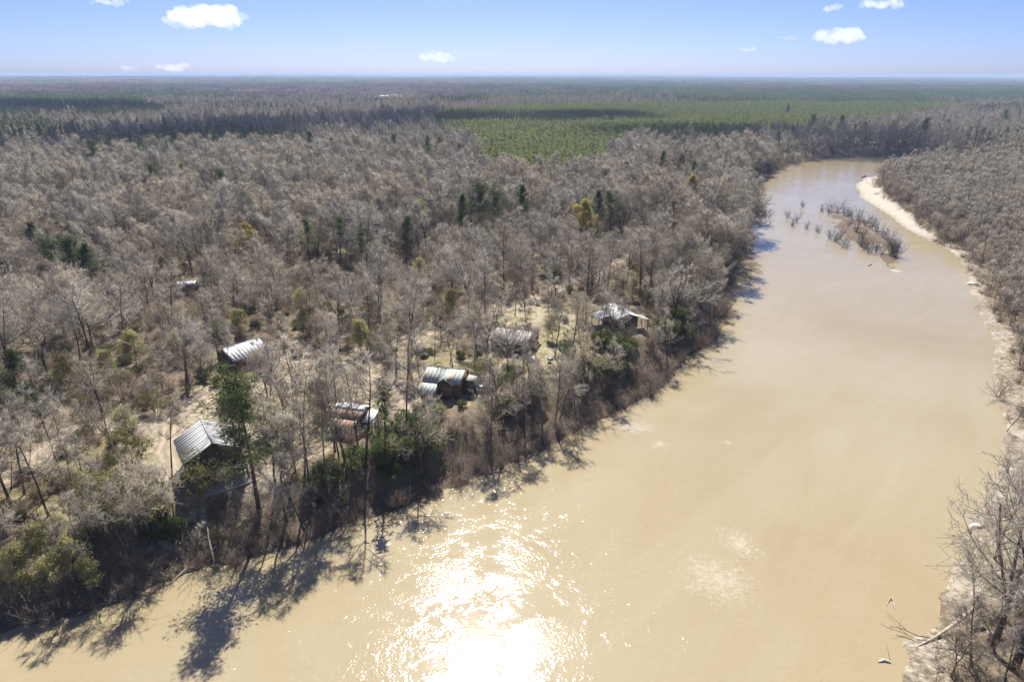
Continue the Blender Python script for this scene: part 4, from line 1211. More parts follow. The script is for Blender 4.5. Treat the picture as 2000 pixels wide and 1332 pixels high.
# --- candidate spots for the wood: dart throwing with a spacing that depends on the place
class Darts:
    def __init__(s, cell): s.c = cell; s.g = {}
    def ok(s, x, y, r):
        i, j = int(x // s.c), int(y // s.c)
        k = int(r // s.c) + 1
        for a in range(i - k, i + k + 1):
            for b in range(j - k, j + k + 1):
                for (px_, py_, pr) in s.g.get((a, b), ()):
                    q = min(r, pr) if True else r
                    if (x - px_) ** 2 + (y - py_) ** 2 < q * q: return False
        return True
    def add(s, x, y, r): s.g.setdefault((int(x // s.c), int(y // s.c)), []).append((x, y, r))
darts = Darts(6.0)

PINE_BELTS = [[tuple(px(u, v, 6).xy) for u, v in b] for b in [
    [(1310, 206), (1320, 192), (1500, 186), (2150, 178), (2150, 208), (1700, 206)],
    [(-60, 246), (-60, 197), (250, 203), (330, 228), (300, 246), (150, 250)],
    [(930, 194), (1280, 191), (1280, 199), (940, 201)], [(320, 196), (430, 192), (430, 199), (330, 202)]]]

# --- the named, hand-placed trees: crown top pixel and height -> where it stands
def at_top(u, v, h, zg=6.5):
    p = px(u, v, zg + h)
    for _ in range(8):
        zz = .5 * zg + .5 * tz(p.x, p.y); zg = zz
        p = px(u, v, zz + h)
    return p.x, p.y
HEROES = []
def hero(name, meshes, u, v, h, h0, label, catg, tilt=(0, 0), rot=None, group=None, names=('trunk', 'crown')):
    x, y = at_top(u, v, h)
    s = h / h0
    rr_ = rnd.uniform(0, 6.28) if rot is None else rot
    darts.add(x, y, 8.5)
    HEROES.append((x, y, u, v))
    return thing_tree(name, meshes, x, y, s, rr_, label, catg, group, tilt, names)

b = px(507, 988, 4.6); hh = height_by_px(Vector((b.x, b.y, tz(b.x, b.y))), 722)
thing_tree('hero_pine', HERO_PINE, b.x, b.y, hh * .94 / 20, 2.0, 'tall dark green pine leaning over the riverbank beside the stilt cabin', 'pine tree', 'pines in the wood', tilt=(-.03, -.08))
darts.add(b.x, b.y, 6)
pines = [(60, 443, 20, 0, 'round topped pine at the left edge above the paired pines'), (104, 479, 19, 3, 'left one of the three dark pines at left'), (135, 474, 20, 3, 'middle one of the three dark pines at left'),
         (165, 483, 18, 0, 'right one of the three dark pines at left'), (184, 282, 22, 3, 'broad layered pine standing above the grey wood at upper left'), (320, 233, 22, 0, 'bushy pine at the shadowed far edge of the wood, upper left'),
         (293, 329, 17, 3, 'flat topped low pine in the grey wood at upper left'), (426, 340, 17, 3, 'small dark pine below the far pines, left of centre'), (463, 257, 20, 2, 'narrow pine at the far edge of the grey wood'),
         (605, 262, 22, 0, 'dark pine in the far grey wood left of the plantation'), (650, 274, 18, 2, 'shorter pine beside the dark pine in the far grey wood'), (772, 266, 20, 3, 'thin crowned pine in the far wood near the plantation'),
         (835, 268, 21, 0, 'pine with high crown at the left of the plantation corner'), (856, 273, 17, 2, 'small narrow pine near the plantation corner'), (597, 437, 18, 2, 'dark pine in the middle of the wood left of centre'),
         (657, 430, 20, 1, 'slim tall pine in the wood left of the pine group'), (902, 384, 21, 0, 'left pine of the dark group in mid wood'), (935, 372, 23, 3, 'tallest spreading pine of the dark group in mid wood'),
         (965, 382, 21, 3, 'right pine of the dark group in mid wood'), (1021, 366, 21, 0, 'dense dark pine standing alone right of the pine group'), (1196, 380, 20, 2, 'dark pine right behind the yellow tree'),
         (1170, 376, 20, 0, 'dark pine just behind the yellow tree on its left'), (1250, 287, 19, 0, 'dark green tree near the river bend, left of the three'), (1296, 297, 18, 0, 'dark pine before the reddish tree'),
         (1328, 305, 18, 2, 'dark pine right of the reddish tree'), (1357, 316, 17, 0, 'green pine behind the far yellow tree'), (1586, 228, 24, 3, 'pine rising over the shadowed far bank, left of two'),
         (1646, 225, 26, 0, 'tall pine rising over the shadowed far bank, right of two'), (1806, 236, 24, 3, 'pine above the far bank near the right edge'), (1968, 217, 24, 3, 'high crowned pine on the right skyline of the far wood'),
         (1995, 214, 24, 0, 'dark pine cut by the right edge of the picture'), (12, 700, 15, 2, 'bright green young pine at the left edge of the picture'), (700, 455, 17, 1, 'slender pine among bare trees near the picture centre'),
         (790, 430, 17, 2, 'dark pine right of the slender centre pine'), (1540, 205, 22, 0, 'dark pine where plantation and far bank meet')]
H0 = [22, 24, 19, 20]
for u, v, h, k, lab in pines:
    hero('pine_tree', PINE[k], u, v, h, H0[k], lab, 'pine tree', group='pines in the wood')
buds = [(1150, 393, 18, BUD[0], 17, 'broad yellow flowering tree in mid wood'), (1346, 342, 17, BUD[0], 17, 'yellow flowering tree by the left bank near the bend'),
        (490, 437, 15, BUD[0], 17, 'small yellowish tree in the middle of the wood'), (60, 262, 19, BUDG[0], 18, 'pale green budding tree at upper left, left of the pair'), (95, 256, 19, BUDG[0], 18, 'pale green budding tree at upper left, right of the pair'),
        (15, 276, 17, BUDG[1], 12, 'pale green budding tree cut by the left edge'), (160, 315, 14, BUD[0], 17, 'small pale yellow tree beside the broad layered pine'),
        (60, 1020, 8, BUDG[1], 12, 'yellow green budding bush tree on the lower left bank, top one'), (125, 1045, 8, BUDG[1], 12, 'yellow green budding bush tree on the lower left bank, right one'), (20, 1060, 8, BUDG[1], 12, 'yellow green budding bush tree cut by the lower left edge'),
        (85, 1085, 7, BUDG[1], 12, 'yellow green budding bush tree on the lower left bank, front one'), (160, 1085, 7, BUDG[1], 12, 'yellow green budding bush tree beside the olive bushes at lower left'), (40, 1115, 6, BUDG[1], 12, 'lowest yellow green budding bush at the lower left water edge'),
        (120, 690, 9, BUDG[1], 12, 'yellow green tree behind the road at left'), (200, 680, 9, BUDG[1], 12, 'yellow green tree behind the road, nearer the road cabin'), (340, 640, 9, BUDG[1], 12, 'pale green tree behind the road cabin at left'), (460, 600, 9, BUDG[1], 12, 'pale green tree far behind the road cabin'),
        (880, 560, 9, BUDG[1], 12, 'pale green tree behind the bend of the dirt road'), (820, 500, 10, BUDG[1], 12, 'pale green tree in the centre of the wood'), (1240, 540, 8, BUDG[1], 12, 'pale green small tree left of the tall trunks'),
        (235, 790, 9, BUDG[1], 12, 'yellow green tree between road and stilt cabin'), (250, 640, 11, BUDG[1], 12, 'pale green tree in a gap of the left wood'), (585, 560, 10, BUDG[1], 12, 'pale green small tree behind the road'),
        (700, 620, 10, BUDG[1], 12, 'pale green small tree near the road bend'), (1080, 610, 8, BUDG[1], 12, 'pale green small tree at the lawn')]
for u, v, h, ms, h0, lab in buds:
    hero('budding_tree', ms, u, v, h, h0, lab, 'tree', group='budding trees')
hero('reddish_tree', RED[0], 1340, 282, 21, 20, 'rounded reddish brown bare tree near the river bend', 'tree')
hero('pale_limbed_tree', PALE[0], 195, 742, 17, 20, 'bare tree with white limbs left of the stilt cabin', 'tree', tilt=(0, -.12), rot=1.0)
hero('pale_limbed_tree', PALE[1], 250, 770, 14, 21, 'smaller white limbed bare tree beside the stilt cabin path', 'tree', tilt=(.05, .12), rot=2.2)
hero('pale_limbed_tree', PALE[1], 1350, 420, 20, 21, 'pale barked tree leaning on the far left bank', 'tree', tilt=(0, .15))

def by_base(name, meshes, u, v, vtop, h0, label, catg, tilt=(0, 0), rot=None, group=None, zg=5.0, names=('trunk', 'crown')):
    p = px(u, v, zg)
    p = px(u, v, tz(p.x, p.y)); p.z = tz(p.x, p.y)
    h = height_by_px(p, vtop)
    darts.add(p.x, p.y, 3)
    return thing_tree(name, meshes, p.x, p.y, h / h0, rnd.uniform(0, 6.28) if rot is None else rot, label, catg, group, tilt, names)
# trees of the right bank's near corner and a few bank trees
by_base('bare_tree', BARE[2], 1938, 1268, 905, 22, 'big dark forked bare tree at lower right corner', 'tree', tilt=(.02, -.02), zg=3)
by_base('bare_tree', BARE[5], 1985, 1300, 960, 20, 'spreading bare tree cut by the lower right edge', 'tree', tilt=(0, .14), zg=3)
by_base('bare_tree', SLIM[3], 1906, 1180, 1040, 13, 'small leaning bare tree over the water at lower right', 'tree', tilt=(0, -.3), zg=2)
by_base('bare_tree', BARE[6], 1945, 1090, 880, 17, 'slender bare tree behind the big corner tree', 'tree', zg=3)
for k, (u, v, vt, ms, h0, lab, tl) in enumerate([(1900, 1300, 1150, BRUSH and SCRUB[0], 10, 'grey twiggy bush tree at the bottom right corner, left one', (0, -.1)), (1860, 1320, 1205, SCRUB[1], 8.5, 'pale twiggy bush at the bottom right bank edge', (0, -.05)),
        (1990, 1180, 980, SCRUB[2], 12, 'scrubby tree at the right edge behind the corner trees', (0, 0)), (1985, 1080, 930, SCRUB[0], 10, 'scrubby tree at the right edge above the sand slab', (0, 0))]):
    by_base('bare_tree', ms, u, v, vt, h0, lab, 'tree', tilt=tl, zg=3)
by_base('bare_tree', SLIM[3], 1968, 840, 765, 13, 'little bare tree arching from the right sandbank', 'tree', tilt=(0, -.5), zg=2)
for k, (u, v, vt, ms, h0, lab, tl) in enumerate([
        (50, 966, 760, SLIM[2], 20, 'straight dark trunk beside the road at lower left', (0, -.03)), (25, 990, 790, BARE[3], 19, 'thick trunked bare tree cut by the left edge', (0, -.1)),
        (128, 940, 745, BARE[7], 20, 'bare tree leaning over the road at left', (0, -.1)), (165, 985, 830, SLIM[1], 16, 'thin bare tree before the road at lower left', (0, -.05)),
        (455, 1010, 905, SLIM[3], 13, 'thin pale snag-like tree below the stilt cabin', (0, .02)), (545, 985, 760, SLIM[2], 20, 'first bare bank tree right of the tall pine', (0, .03)),
        (600, 960, 700, SLIM[0], 18, 'second bare bank tree right of the tall pine', (0, 0)), (680, 950, 690, BARE[4], 24, 'thick straight bank tree before the patched roof cabin', (0, .01)),
        (716, 895, 660, SLIM[2], 20, 'slim tree right of the patched roof cabin', (0, .04)), (795, 850, 640, SLIM[0], 18, 'slim dark tree left of the green roofed cabin', (0, 0)),
        (1085, 700, 560, BARE[6], 17, 'bare tree on the lawn left of the dark leaning one', (0, -.06)),
        (1120, 705, 560, BARE[1], 21, 'dark trunked tree leaning right beside the lawn', (0, .12)), (1250, 580, 440, BARE[4], 24, 'tall straight trunked tree behind the white roofed cabin', (0, 0)),
        (1312, 580, 440, BARE[0], 23, 'tall trunk right of the white roofed cabin', (0, -.05)), (1332, 582, 450, SLIM[2], 20, 'slim tall trunk between bank trees near the white cabin', (0, .02)),
        (1350, 585, 440, BARE[3], 19, 'leaning tall tree at the bank edge near the white cabin', (0, .12)), (405, 1095, 1020, SLIM[3], 13, 'broken pale snag at the water edge below the stairs', (0, -.1)),
        (12, 1185, 985, BARE[5], 19, 'spreading bare tree at the lower left water edge', (0, 0)), (180, 1140, 950, BARE[6], 17, 'thin bare tree on the lower left bank', (0, -.05)),
        (262, 1115, 930, BARE[7], 20, 'bare tree on the bank left of the stairs', (0, .06)), (565, 1045, 800, BARE[6], 17, 'thin bare tree at the water edge right of the tall pine', (0, .05)), (650, 1020, 780, SLIM[2], 20, 'slim bare tree at the water edge below the thick bank tree', (0, 0)),
        (830, 960, 770, BARE[6], 17, 'dark bare tree at the water edge below the bank thicket', (0, .02)), (960, 905, 720, BARE[6], 17, 'bare tree at the water edge below the pale blue car', (0, .1)), (1010, 885, 730, SLIM[0], 18, 'slim tree at the water edge under the lawn', (0, -.05)),
        (1085, 845, 690, BARE[1], 20, 'bare tree spreading over the water below the lawn', (0, .15)), (1190, 800, 660, SLIM[0], 18, 'slim bare tree at the bank below the white roofed cabin', (0, .1)),
        (664, 900, 705, SLIM[1], 16, 'thin tree crossing the patched roof cabin', (0, .03)), (703, 885, 690, SLIM[0], 18, 'thin tree at the right corner of the patched roof cabin', (0, -.03)), (450, 768, 640, SLIM[2], 20, 'slim tree before the left gable of the road cabin', (0, .02)),
        (520, 760, 650, BARE[6], 17, 'thin bare tree at the right end of the road cabin', (0, 0)),
        (996, 742, 610, BARE[6], 17, 'thin bare tree before the brown grey cabin', (0, 0)), (1036, 748, 615, SLIM[2], 20, 'slim tree at the right corner of the brown grey cabin', (0, .03)),
        (1200, 690, 565, SLIM[1], 16, 'thin tree before the white roofed bank cabin', (0, .05)), (1172, 685, 560, BARE[7], 20, 'bare tree at the left corner of the white roofed bank cabin', (0, .08)), (338, 935, 765, SLIM[0], 18, 'slim tree at the left wall of the stilt cabin', (0, .06)),
        (372, 760, 610, BARE[5], 20, 'spreading bare tree before the white roofed road cabin', (0, .05)), (100, 560, 440, BARE[5], 20, 'wide crowned bare tree in the left wood', (0, 0)),
        (130, 660, 500, BARE[5], 20, 'large spreading bare tree at middle left', (0, .04)), (655, 735, 600, BARE[1], 21, 'bare tree standing by the parked dark car', (0, -.02))]):
    by_base('bare_tree', ms, u, v, vt, h0, lab, 'tree', tilt=tl, group='bare trees of the riverside wood')

# --- spacing map and the wood itself
N_TRY = 98000
g = np.random.default_rng(8)
th = np.radians(g.uniform(-52, 50, N_TRY)); rad = np.sqrt(g.uniform(55 ** 2, 1900 ** 2, N_TRY))
near = g.random(N_TRY) < .45
rad = np.where(near, np.sqrt(g.uniform(55 ** 2, 640 ** 2, N_TRY)), rad)
X, Y = rad * np.sin(th), rad * np.cos(th)
SD, RT = land(X, Y)
INP = inside(PLANTATION, X, Y)
BELT = np.zeros(N_TRY, bool)
for bl_ in PINE_BELTS: BELT |= inside(bl_, X, Y)
CLR = np.zeros(N_TRY, bool)
for c in CLEAR: CLR |= inside(c, X, Y)
YARDM = inside(YARD, X, Y)
LAWNM = inside(LAWN, X, Y)
OPENM = inside(OPEN_L, X, Y)
Z = terrain(X, Y)
PN = fbm(X / 160, Y / 160, 77)
ISL = inside(ISLAND, X, Y)
ok = (SD > 3) & ~INP & ~CLR & ~ISL
order = np.argsort(rad)
wood, pinewood = [], []
for i in order:
    if not ok[i]: continue
    x, y, z, r = X[i], Y[i], Z[i], rad[i]
    if RT[i] and SD[i] < (6 if y < 330 else 9 + 7 * float(sstep(320, 480, y))): continue
    sp = 8.6 if r < 350 else 9.2 if r < 640 else 8.0 if r < 1100 else 8.8
    if YARDM[i] or SD[i] < 16: sp = 5.4
    if not RT[i] and SD[i] < 8: sp = 4.4
    if OPENM[i]: sp = 8.5
    if LAWNM[i]: sp = 10
    if RT[i]: sp = 4.2 if r < 500 else 5.5
    if not darts.ok(x, y, sp): continue
    kind = 'bare'
    if BELT[i] or (r > 640 and PN[i] > (.62 if x < 0 or y > 1200 else .74)): kind = 'pine'
    elif r > 640 and g.random() < .06: kind = 'pine'
    elif r < 640 and g.random() < .008 and not RT[i]: kind = 'pine'
    if r < 330:
        if not clear_of(x, y, 4.0): continue
        if hides(x, y, z, 17) and g.random() < .9: continue
        u_, v_ = proj(x, y, z)
        if any(a_ - 12 < u_ < c_ + 12 and b_ < v_ < d_ + 90 for a_, b_, c_, d_, e_ in BUSHES) and g.random() < .75: continue
    darts.add(x, y, sp)
    (pinewood if kind == 'pine' else wood).append((x, y, z, r, bool(RT[i]), bool(YARDM[i]), float(SD[i])))
print('wood', len(wood), 'pine', len(pinewood))

# --- labels: what the tree looks like and what it stands by
MARKS = [('the stilt cabin', -55.6, 110), ('the green roofed cabin', -15, 144), ('the patched roof cabin', -33, 127), ('the brown grey cabin', 1, 172), ('the white roofed bank cabin', 31, 189),
         ('the white roofed road cabin', -68, 161), ('the red roofed shed', -58, 170), ('the dark blue car', -43, 157), ('the wading pool', 10, 164)]
def where(x, y, sd_, rt):
    u, v = proj(x, y, 6)
    if rt:
        return 'on the right bank ' + ('near the bottom corner' if v > 1000 else 'beside the pale sand' if v > 640 else 'opposite the willow island' if v > 420 else 'above the white sandbar')
    if sd_ < 14:
        return 'on the left bank ' + ('at lower left' if u < 330 else 'below the stilt cabin' if u < 560 else 'below the patched roof cabin' if u < 760 else 'below the green roofed cabin' if u < 980
                                     else 'below the lawn' if u < 1170 else 'below the white roofed cabin' if u < 1330 else 'near the tall trunks' if v > 470 else 'at the river bend')
    n_ = min(MARKS, key=lambda m: (m[1] - x) ** 2 + (m[2] - y) ** 2)
    dd = math.hypot(n_[1] - x, n_[2] - y)
    if dd < 34:
        dx, dy = x - n_[1], y - n_[2]
        rel = ('behind' if dy > 0 else 'in front of') if abs(dy) > abs(dx) else ('right of' if dx > 0 else 'left of')
        return rel + ' ' + n_[0]
    if float(dist_line(road_w, np.array([x]), np.array([y]))[0]) < 9:
        return 'beside the dirt road ' + ('at far left' if u < 260 else 'before the road cabin' if u < 560 else 'past the parked car' if u < 850 else 'at its far end')
    return 'in the wood ' + ('at far left' if u < 250 else 'left of the road cabin' if u < 450 else 'behind the road cabin' if u < 700 else 'behind the dirt road' if u < 1000 else 'behind the lawn' if u < 1200 else 'behind the white roofed cabin')

wood.sort(key=lambda t: t[3])
singles = 0
stuff_hi, stuff_mid, stuff_low, stuff_scrub = [], [], [], []
for (x, y, z, r, rt, yd, sd_) in wood:
    u, v = proj(x, y, z + 8)
    visible = -60 < u < 2060 and v < 1400
    if rt:
        k = rnd.randrange(3); ms, h0 = SCRUB[k], (10, 8.5, 12)[k]
        s = rnd.uniform(.8, 1.15) * (1 + .5 * min(1, max(0, (sd_ - 20) / 60)))
        if r > 560: s *= 1.25
        form = 'low scrubby'
    elif yd or sd_ < 16 or inside(OPEN_L, np.array([x]), np.array([y]))[0]:
        if rnd.random() < (.9 if sd_ < 9 else .72):
            k = rnd.randrange(4); ms, h0 = SLIM[k], (18, 16, 20, 13)[k]; form = 'slender'
        else:
            k = rnd.randrange(8); ms, h0 = BARE[k], 21; form = 'broad'
        s = rnd.uniform(.85, 1.2)
    else:
        k = rnd.randrange(8) if rnd.random() < .9 else 6; ms, h0 = BARE[k], 21; s = rnd.uniform(.66, 1.14); form = ('broad crowned', 'rounded', 'forked', 'wide', 'tall', 'spreading forked', 'thin', 'high crowned')[k]
    if not rt: s *= .8 + .4 * float(vnoise(x / 28, y / 28, 71))
    for (hx, hy, hu, hv) in HEROES:
        if y < hy and hy - y < 70 and abs(x - hx) < 12:
            vt = proj(x, y, z + h0 * s)[1]
            if abs(proj(x, y, z + 10)[0] - hu) < 10 * F_PX / r and vt < hv + 45: s *= .64
    rot = rnd.uniform(0, 6.28)
    if singles < 290 and visible:
        singles += 1
        size = 'low' if s < .8 else 'tall' if s > .95 else 'middling'
        if rt: size = 'grey'
        lab = '%s %s leafless tree %s' % (size, form, where(x, y, sd_, rt))
        thing_tree('bare_tree', ms, x, y, s, rot, lab, 'tree', 'bare trees of the riverside wood', (rnd.gauss(0, .03), rnd.gauss(0, .03)), z=z)
    elif rt and r < 700:
        stuff_scrub.append((x, y, z, rot, s, k))
    elif r < 250:
        q_ = rnd.random(); stuff_hi.append((x, y, z, rot, s * (1 if q_ > .09 else .9), rnd.randrange(8) if q_ > .09 else 8 + rnd.randrange(3)))
    elif r < 640:
        q_ = rnd.random(); stuff_mid.append((x, y, z, rot, s * (1 if q_ > .06 else .8), rnd.randrange(5) if q_ > .06 else 5 + rnd.randrange(3)))
    else:
        stuff_low.append((x, y, z, rot, s * rnd.uniform(.9, 1.1), rnd.randrange(3)))

def scatter(name, items, protos, label, catg):
    """one object: many copies of a few shapes, for woods nobody could count"""
    if not items: return None
    col_ = bpy.data.collections.new(name + '_shapes')
    for i, m in enumerate(protos):
        o = bpy.data.objects.new('%s_shape_%02d' % (name, i), m)
        col_.objects.link(o)
    A_ = np.array(items, np.float64)
    me_ = bpy.data.meshes.new(name)
    me_.vertices.add(len(A_)); me_.vertices.foreach_set('co', A_[:, :3].astype(np.float32).ravel())
    for nm, c in (('turn', A_[:, 3]), ('size', A_[:, 4])):
        at = me_.attributes.new(nm, 'FLOAT', 'POINT'); at.data.foreach_set('value', c.astype(np.float32))
    at = me_.attributes.new('tall', 'FLOAT', 'POINT'); at.data.foreach_set('value', (A_[:, 6] if A_.shape[1] > 6 else A_[:, 4]).astype(np.float32))
    at = me_.attributes.new('shape', 'INT', 'POINT'); at.data.foreach_set('value', A_[:, 5].astype(np.int32))
    o = link(name, me_)
    nt = bpy.data.node_groups.new(name, 'GeometryNodeTree')
    nt.interface.new_socket('Geometry', in_out='INPUT', socket_type='NodeSocketGeometry')
    nt.interface.new_socket('Geometry', in_out='OUTPUT', socket_type='NodeSocketGeometry')
    gi, go = nt.nodes.new('NodeGroupInput'), nt.nodes.new('NodeGroupOutput')
    ci = nt.nodes.new('GeometryNodeCollectionInfo'); ci.inputs['Collection'].default_value = col_
    ci.inputs['Separate Children'].default_value = True; ci.inputs['Reset Children'].default_value = True
    ip = nt.nodes.new('GeometryNodeInstanceOnPoints'); ip.inputs['Pick Instance'].default_value = True
    def attr(nm, t):
        a_ = nt.nodes.new('GeometryNodeInputNamedAttribute'); a_.data_type = t; a_.inputs['Name'].default_value = nm
        return a_.outputs['Attribute']
    c1 = nt.nodes.new('ShaderNodeCombineXYZ'); nt.links.new(attr('turn', 'FLOAT'), c1.inputs[2])
    c2 = nt.nodes.new('ShaderNodeCombineXYZ')
    sz = attr('size', 'FLOAT')
    nt.links.new(sz, c2.inputs[0]); nt.links.new(sz, c2.inputs[1]); nt.links.new(attr('tall', 'FLOAT'), c2.inputs[2])
    nt.links.new(gi.outputs[0], ip.inputs['Points']); nt.links.new(ci.outputs[0], ip.inputs['Instance'])
    nt.links.new(attr('shape', 'INT'), ip.inputs['Instance Index'])
    nt.links.new(c1.outputs[0], ip.inputs['Rotation']); nt.links.new(c2.outputs[0], ip.inputs['Scale'])
    nt.links.new(ip.outputs[0], go.inputs[0])
    md = o.modifiers.new('scatter', 'NODES'); md.node_group = nt
    return tag(o, label, catg, kind='stuff')

BAREJ = [join_mesh('near_bare', *p) for p in BARE]
EXTRA = [join_mesh('bud_mix', *BUDG[0]), join_mesh('bud_mix_low', *BUDG[1]), join_mesh('red_mix', *RED[0])]
scatter('near_wood', stuff_hi, BAREJ + EXTRA, 'leafless grey trees filling the wood behind the cabins', 'wood')
scatter('middle_wood', stuff_mid, MID + EXTRA, 'grey leafless canopy of the middle distance', 'wood')
scatter('far_wood', stuff_low, LOW, 'grey brown leafless woods beyond the plantation', 'wood')
scatter('right_bank_wood', stuff_scrub, MIDSCRUB, 'low grey scrub wood covering the right bank', 'wood')

# --- pines beyond, and the plantation in rows
pp = []
for (x, y, z, r, rt, yd, sd_) in pinewood:
    pp.append((x, y, z, rnd.uniform(0, 6.28), rnd.uniform(.7, 1.0), rnd.randrange(2)))
scatter('pine_belt', pp, LOWPINE, 'dark green pine belts among the distant woods', 'pine wood')

xs = np.array([p_[0] for p_ in PLANTATION]); ys = np.array([p_[1] for p_ in PLANTATION])
gx_, gy_ = np.meshgrid(np.arange(xs.min(), xs.max(), 5.4), np.arange(ys.min(), ys.max(), 5.0))
gx_ = gx_.ravel() + g.normal(size=gx_.size) * .7; gy_ = gy_.ravel() + g.normal(size=gy_.size) * .7
sd_p, _ = land(gx_, gy_)
k_ = inside(PLANTATION, gx_, gy_) & (sd_p > 40) & (np.abs(np.arctan2(gx_, gy_)) < math.radians(44))
gx_, gy_ = gx_[k_], gy_[k_]
gz_ = terrain(gx_, gy_)
hv = 1.05 + .6 * fbm(gx_ / 60, gy_ / 60, 91)
hv *= np.where(np.hypot(gx_, gy_) > 900, .85, 1)
rd = np.hypot(gx_, gy_)
order = np.argsort(rd)
yp = []; single = 0
for i in order:
    if g.random() < .05: continue
    s = float(hv[i] * g.uniform(.72, 1.22)); rot = float(g.uniform(0, 6.28)); k = int(g.integers(3))
    if single < 300:
        single += 1
        thing_tree('young_pine', YOUNG[k], float(gx_[i]), float(gy_[i]), s, rot, 'young green pine in the front rows of the plantation', 'pine tree', 'young pines of the plantation', z=float(gz_[i]))
    else:
        yp.append((gx_[i], gy_[i], gz_[i], rot, s, k))
scatter('pine_plantation', yp, MIDYOUNG, 'bright green young pine plantation beyond the grey wood', 'plantation')
print('plantation', len(yp))

# --- the plain to the horizon
tiles = []
def add_tiles(r0, r1, step, scl):
    n_ = int(r1 / step)
    for j in range(int(r0 * .6 / step), n_):
        y0 = j * step
        for i in range(-n_, n_ + 1):
            x = i * step + g.normal() * step * .12; y = y0 + g.normal() * step * .12
            r = math.hypot(x, y)
            if not r0 < r < r1 or abs(math.atan2(x, y)) > math.radians(47): continue
            tiles.append((x, y, scl))
add_tiles(1850, 4200, 70, 1.0)
add_tiles(4200, 9000, 150, 2.0)
add_tiles(9000, 15500, 330, 4.2)
tx = np.array([t_[0] for t_ in tiles]); ty = np.array([t_[1] for t_ in tiles]); ts = np.array([t_[2] for t_ in tiles])
tzv = terrain(tx, ty)
pn = fbm(tx / 700, ty / 420, 88, 3)
gate = np.where(tx > -200, .44, .62) - .05 * sstep(2500, 6000, np.hypot(tx, ty)) * (tx > 0)
ispine = pn > gate
belt = np.zeros(len(tx), bool)
for bl_ in PINE_BELTS: belt |= inside(bl_, tx, ty)
skip = np.zeros(len(tx), bool)
for c in CLEAR:
    skip |= inside(c, tx, ty) | (dist_line(c + c[:1], tx, ty) < 45)
items = []
for i in range(len(tx)):
    if skip[i]: continue
    items.append((tx[i], ty[i], tzv[i], g.integers(4) * math.pi / 2, ts[i], int(g.integers(3)) + (3 if (ispine[i] or belt[i]) else 0), float(g.uniform(.85, 1.15)) * (1 if ts[i] < 3 else 1.2)))
scatter('horizon_woods', items, TILE, 'grey and green woods stretching to the horizon', 'wood')
print('tiles', len(items))

# --- leafy shrubs near the cabins and on the bank
sh = [(800, 800, 5, 0, 'glossy green shrub at the corner below the green roofed cabin'), (830, 788, 4.5, 1, 'upper glossy shrub left of the green roofed cabin wall'), (742, 846, 5, 2, 'green shrub right below the patched roof cabin'),
      (772, 872, 4.5, 3, 'front glossy shrub of the bank thicket'), (815, 835, 5.5, 0, 'large dark green shrub in the middle of the bank thicket'), (848, 815, 5, 1, 'rightmost shrub of the bank thicket'), (760, 905, 3.5, 2, 'low light green shrub near the water'),
      (785, 835, 5, 3, 'dense green shrub behind the bank thicket'), (1185, 640, 5, 0, 'bright green shrub left below the white roofed cabin'), (1212, 662, 5, 1, 'yellowish green shrub before the white roofed cabin'), (1180, 690, 5, 2, 'dark green shrub lower left of the white roofed cabin'),
      (1228, 650, 4, 3, 'green shrub touching the white roofed cabin'), (1205, 700, 4, 0, 'lowest green shrub before the white roofed cabin'), (1320, 588, 6, 1, 'large pale green shrub at the bank bend, top of three'), (1305, 612, 5.5, 2, 'large pale green shrub at the bank bend, left of three'),
      (1336, 622, 5, 3, 'large pale green shrub at the bank bend, right of three'), (300, 1000, 4, 0, 'green shrub left of the bank stairs'), (322, 1012, 4, 1, 'light green shrub touching the bank stairs'), (625, 910, 4, 2, 'light green shrub on the bank left of the thick bank tree'),
      (640, 890, 4.5, 3, 'green shrub below the patched roof cabin on the left'), (690, 870, 4, 0, 'green shrub before the patched roof cabin'), (1045, 750, 4, 1, 'green bush at the lawn edge'), (980, 770, 4.5, 2, 'green bush right of the pale blue car'),
      (1000, 700, 4.5, 3, 'olive dark bush before the brown grey cabin'), (1110, 660, 4, 0, 'dark bush at the right side of the lawn'), (8, 740, 8, 1, 'bright green tall bush at the left edge'), (1135, 690, 4.5, 2, 'dark green bush beside the leaning lawn tree')]
for u, v, h, k, lab in sh:
    hero('evergreen_shrub', SHRUB[k], u, v, h * 1.15, 4.2, lab, 'shrub', group='evergreen shrubs near the cabins', names=('stems', 'foliage'))
ol = [(215, 905, 9, 0, 'tall olive bush left of the stilt cabin'), (252, 935, 8, 1, 'olive bush between stairs and stilt cabin'), (178, 930, 8, 2, 'olive bush nearest the road, left of the stilt cabin'), (282, 960, 6, 0, 'lower olive bush beside the stairs'),
      (385, 880, 7, 2, 'grey green small tree right before the stilt cabin wall'), (418, 1035, 2.6, 0, 'small light olive bush by the pale snag'), (245, 850, 6, 1, 'olive bush behind the white limbed trees'),
      (955, 690, 6.5, 2, 'grey green small tree before the brown grey cabin'), (985, 720, 6, 0, 'dull green small tree below the brown grey cabin'), (600, 610, 6, 1, 'olive bush beside the road behind the red shed'), (740, 640, 6, 2, 'olive bush past the parked dark car'),
      (860, 590, 6, 0, 'olive bush behind the dirt road'), (420, 610, 6, 1, 'olive bush behind the road cabin'), (1285, 560, 5, 2, 'olive bush under the tall trunks'), (1370, 560, 5, 0, 'olive bush at the bank edge under the leaning tree'), (300, 760, 5, 1, 'olive bush beside the road before the road cabin')]
for u, v, h, k, lab in ol:
    hero('olive_bush', OLIVE[k], u, v, h * 1.15, 5.2, lab, 'shrub', group='olive bushes', names=('stems', 'foliage'))

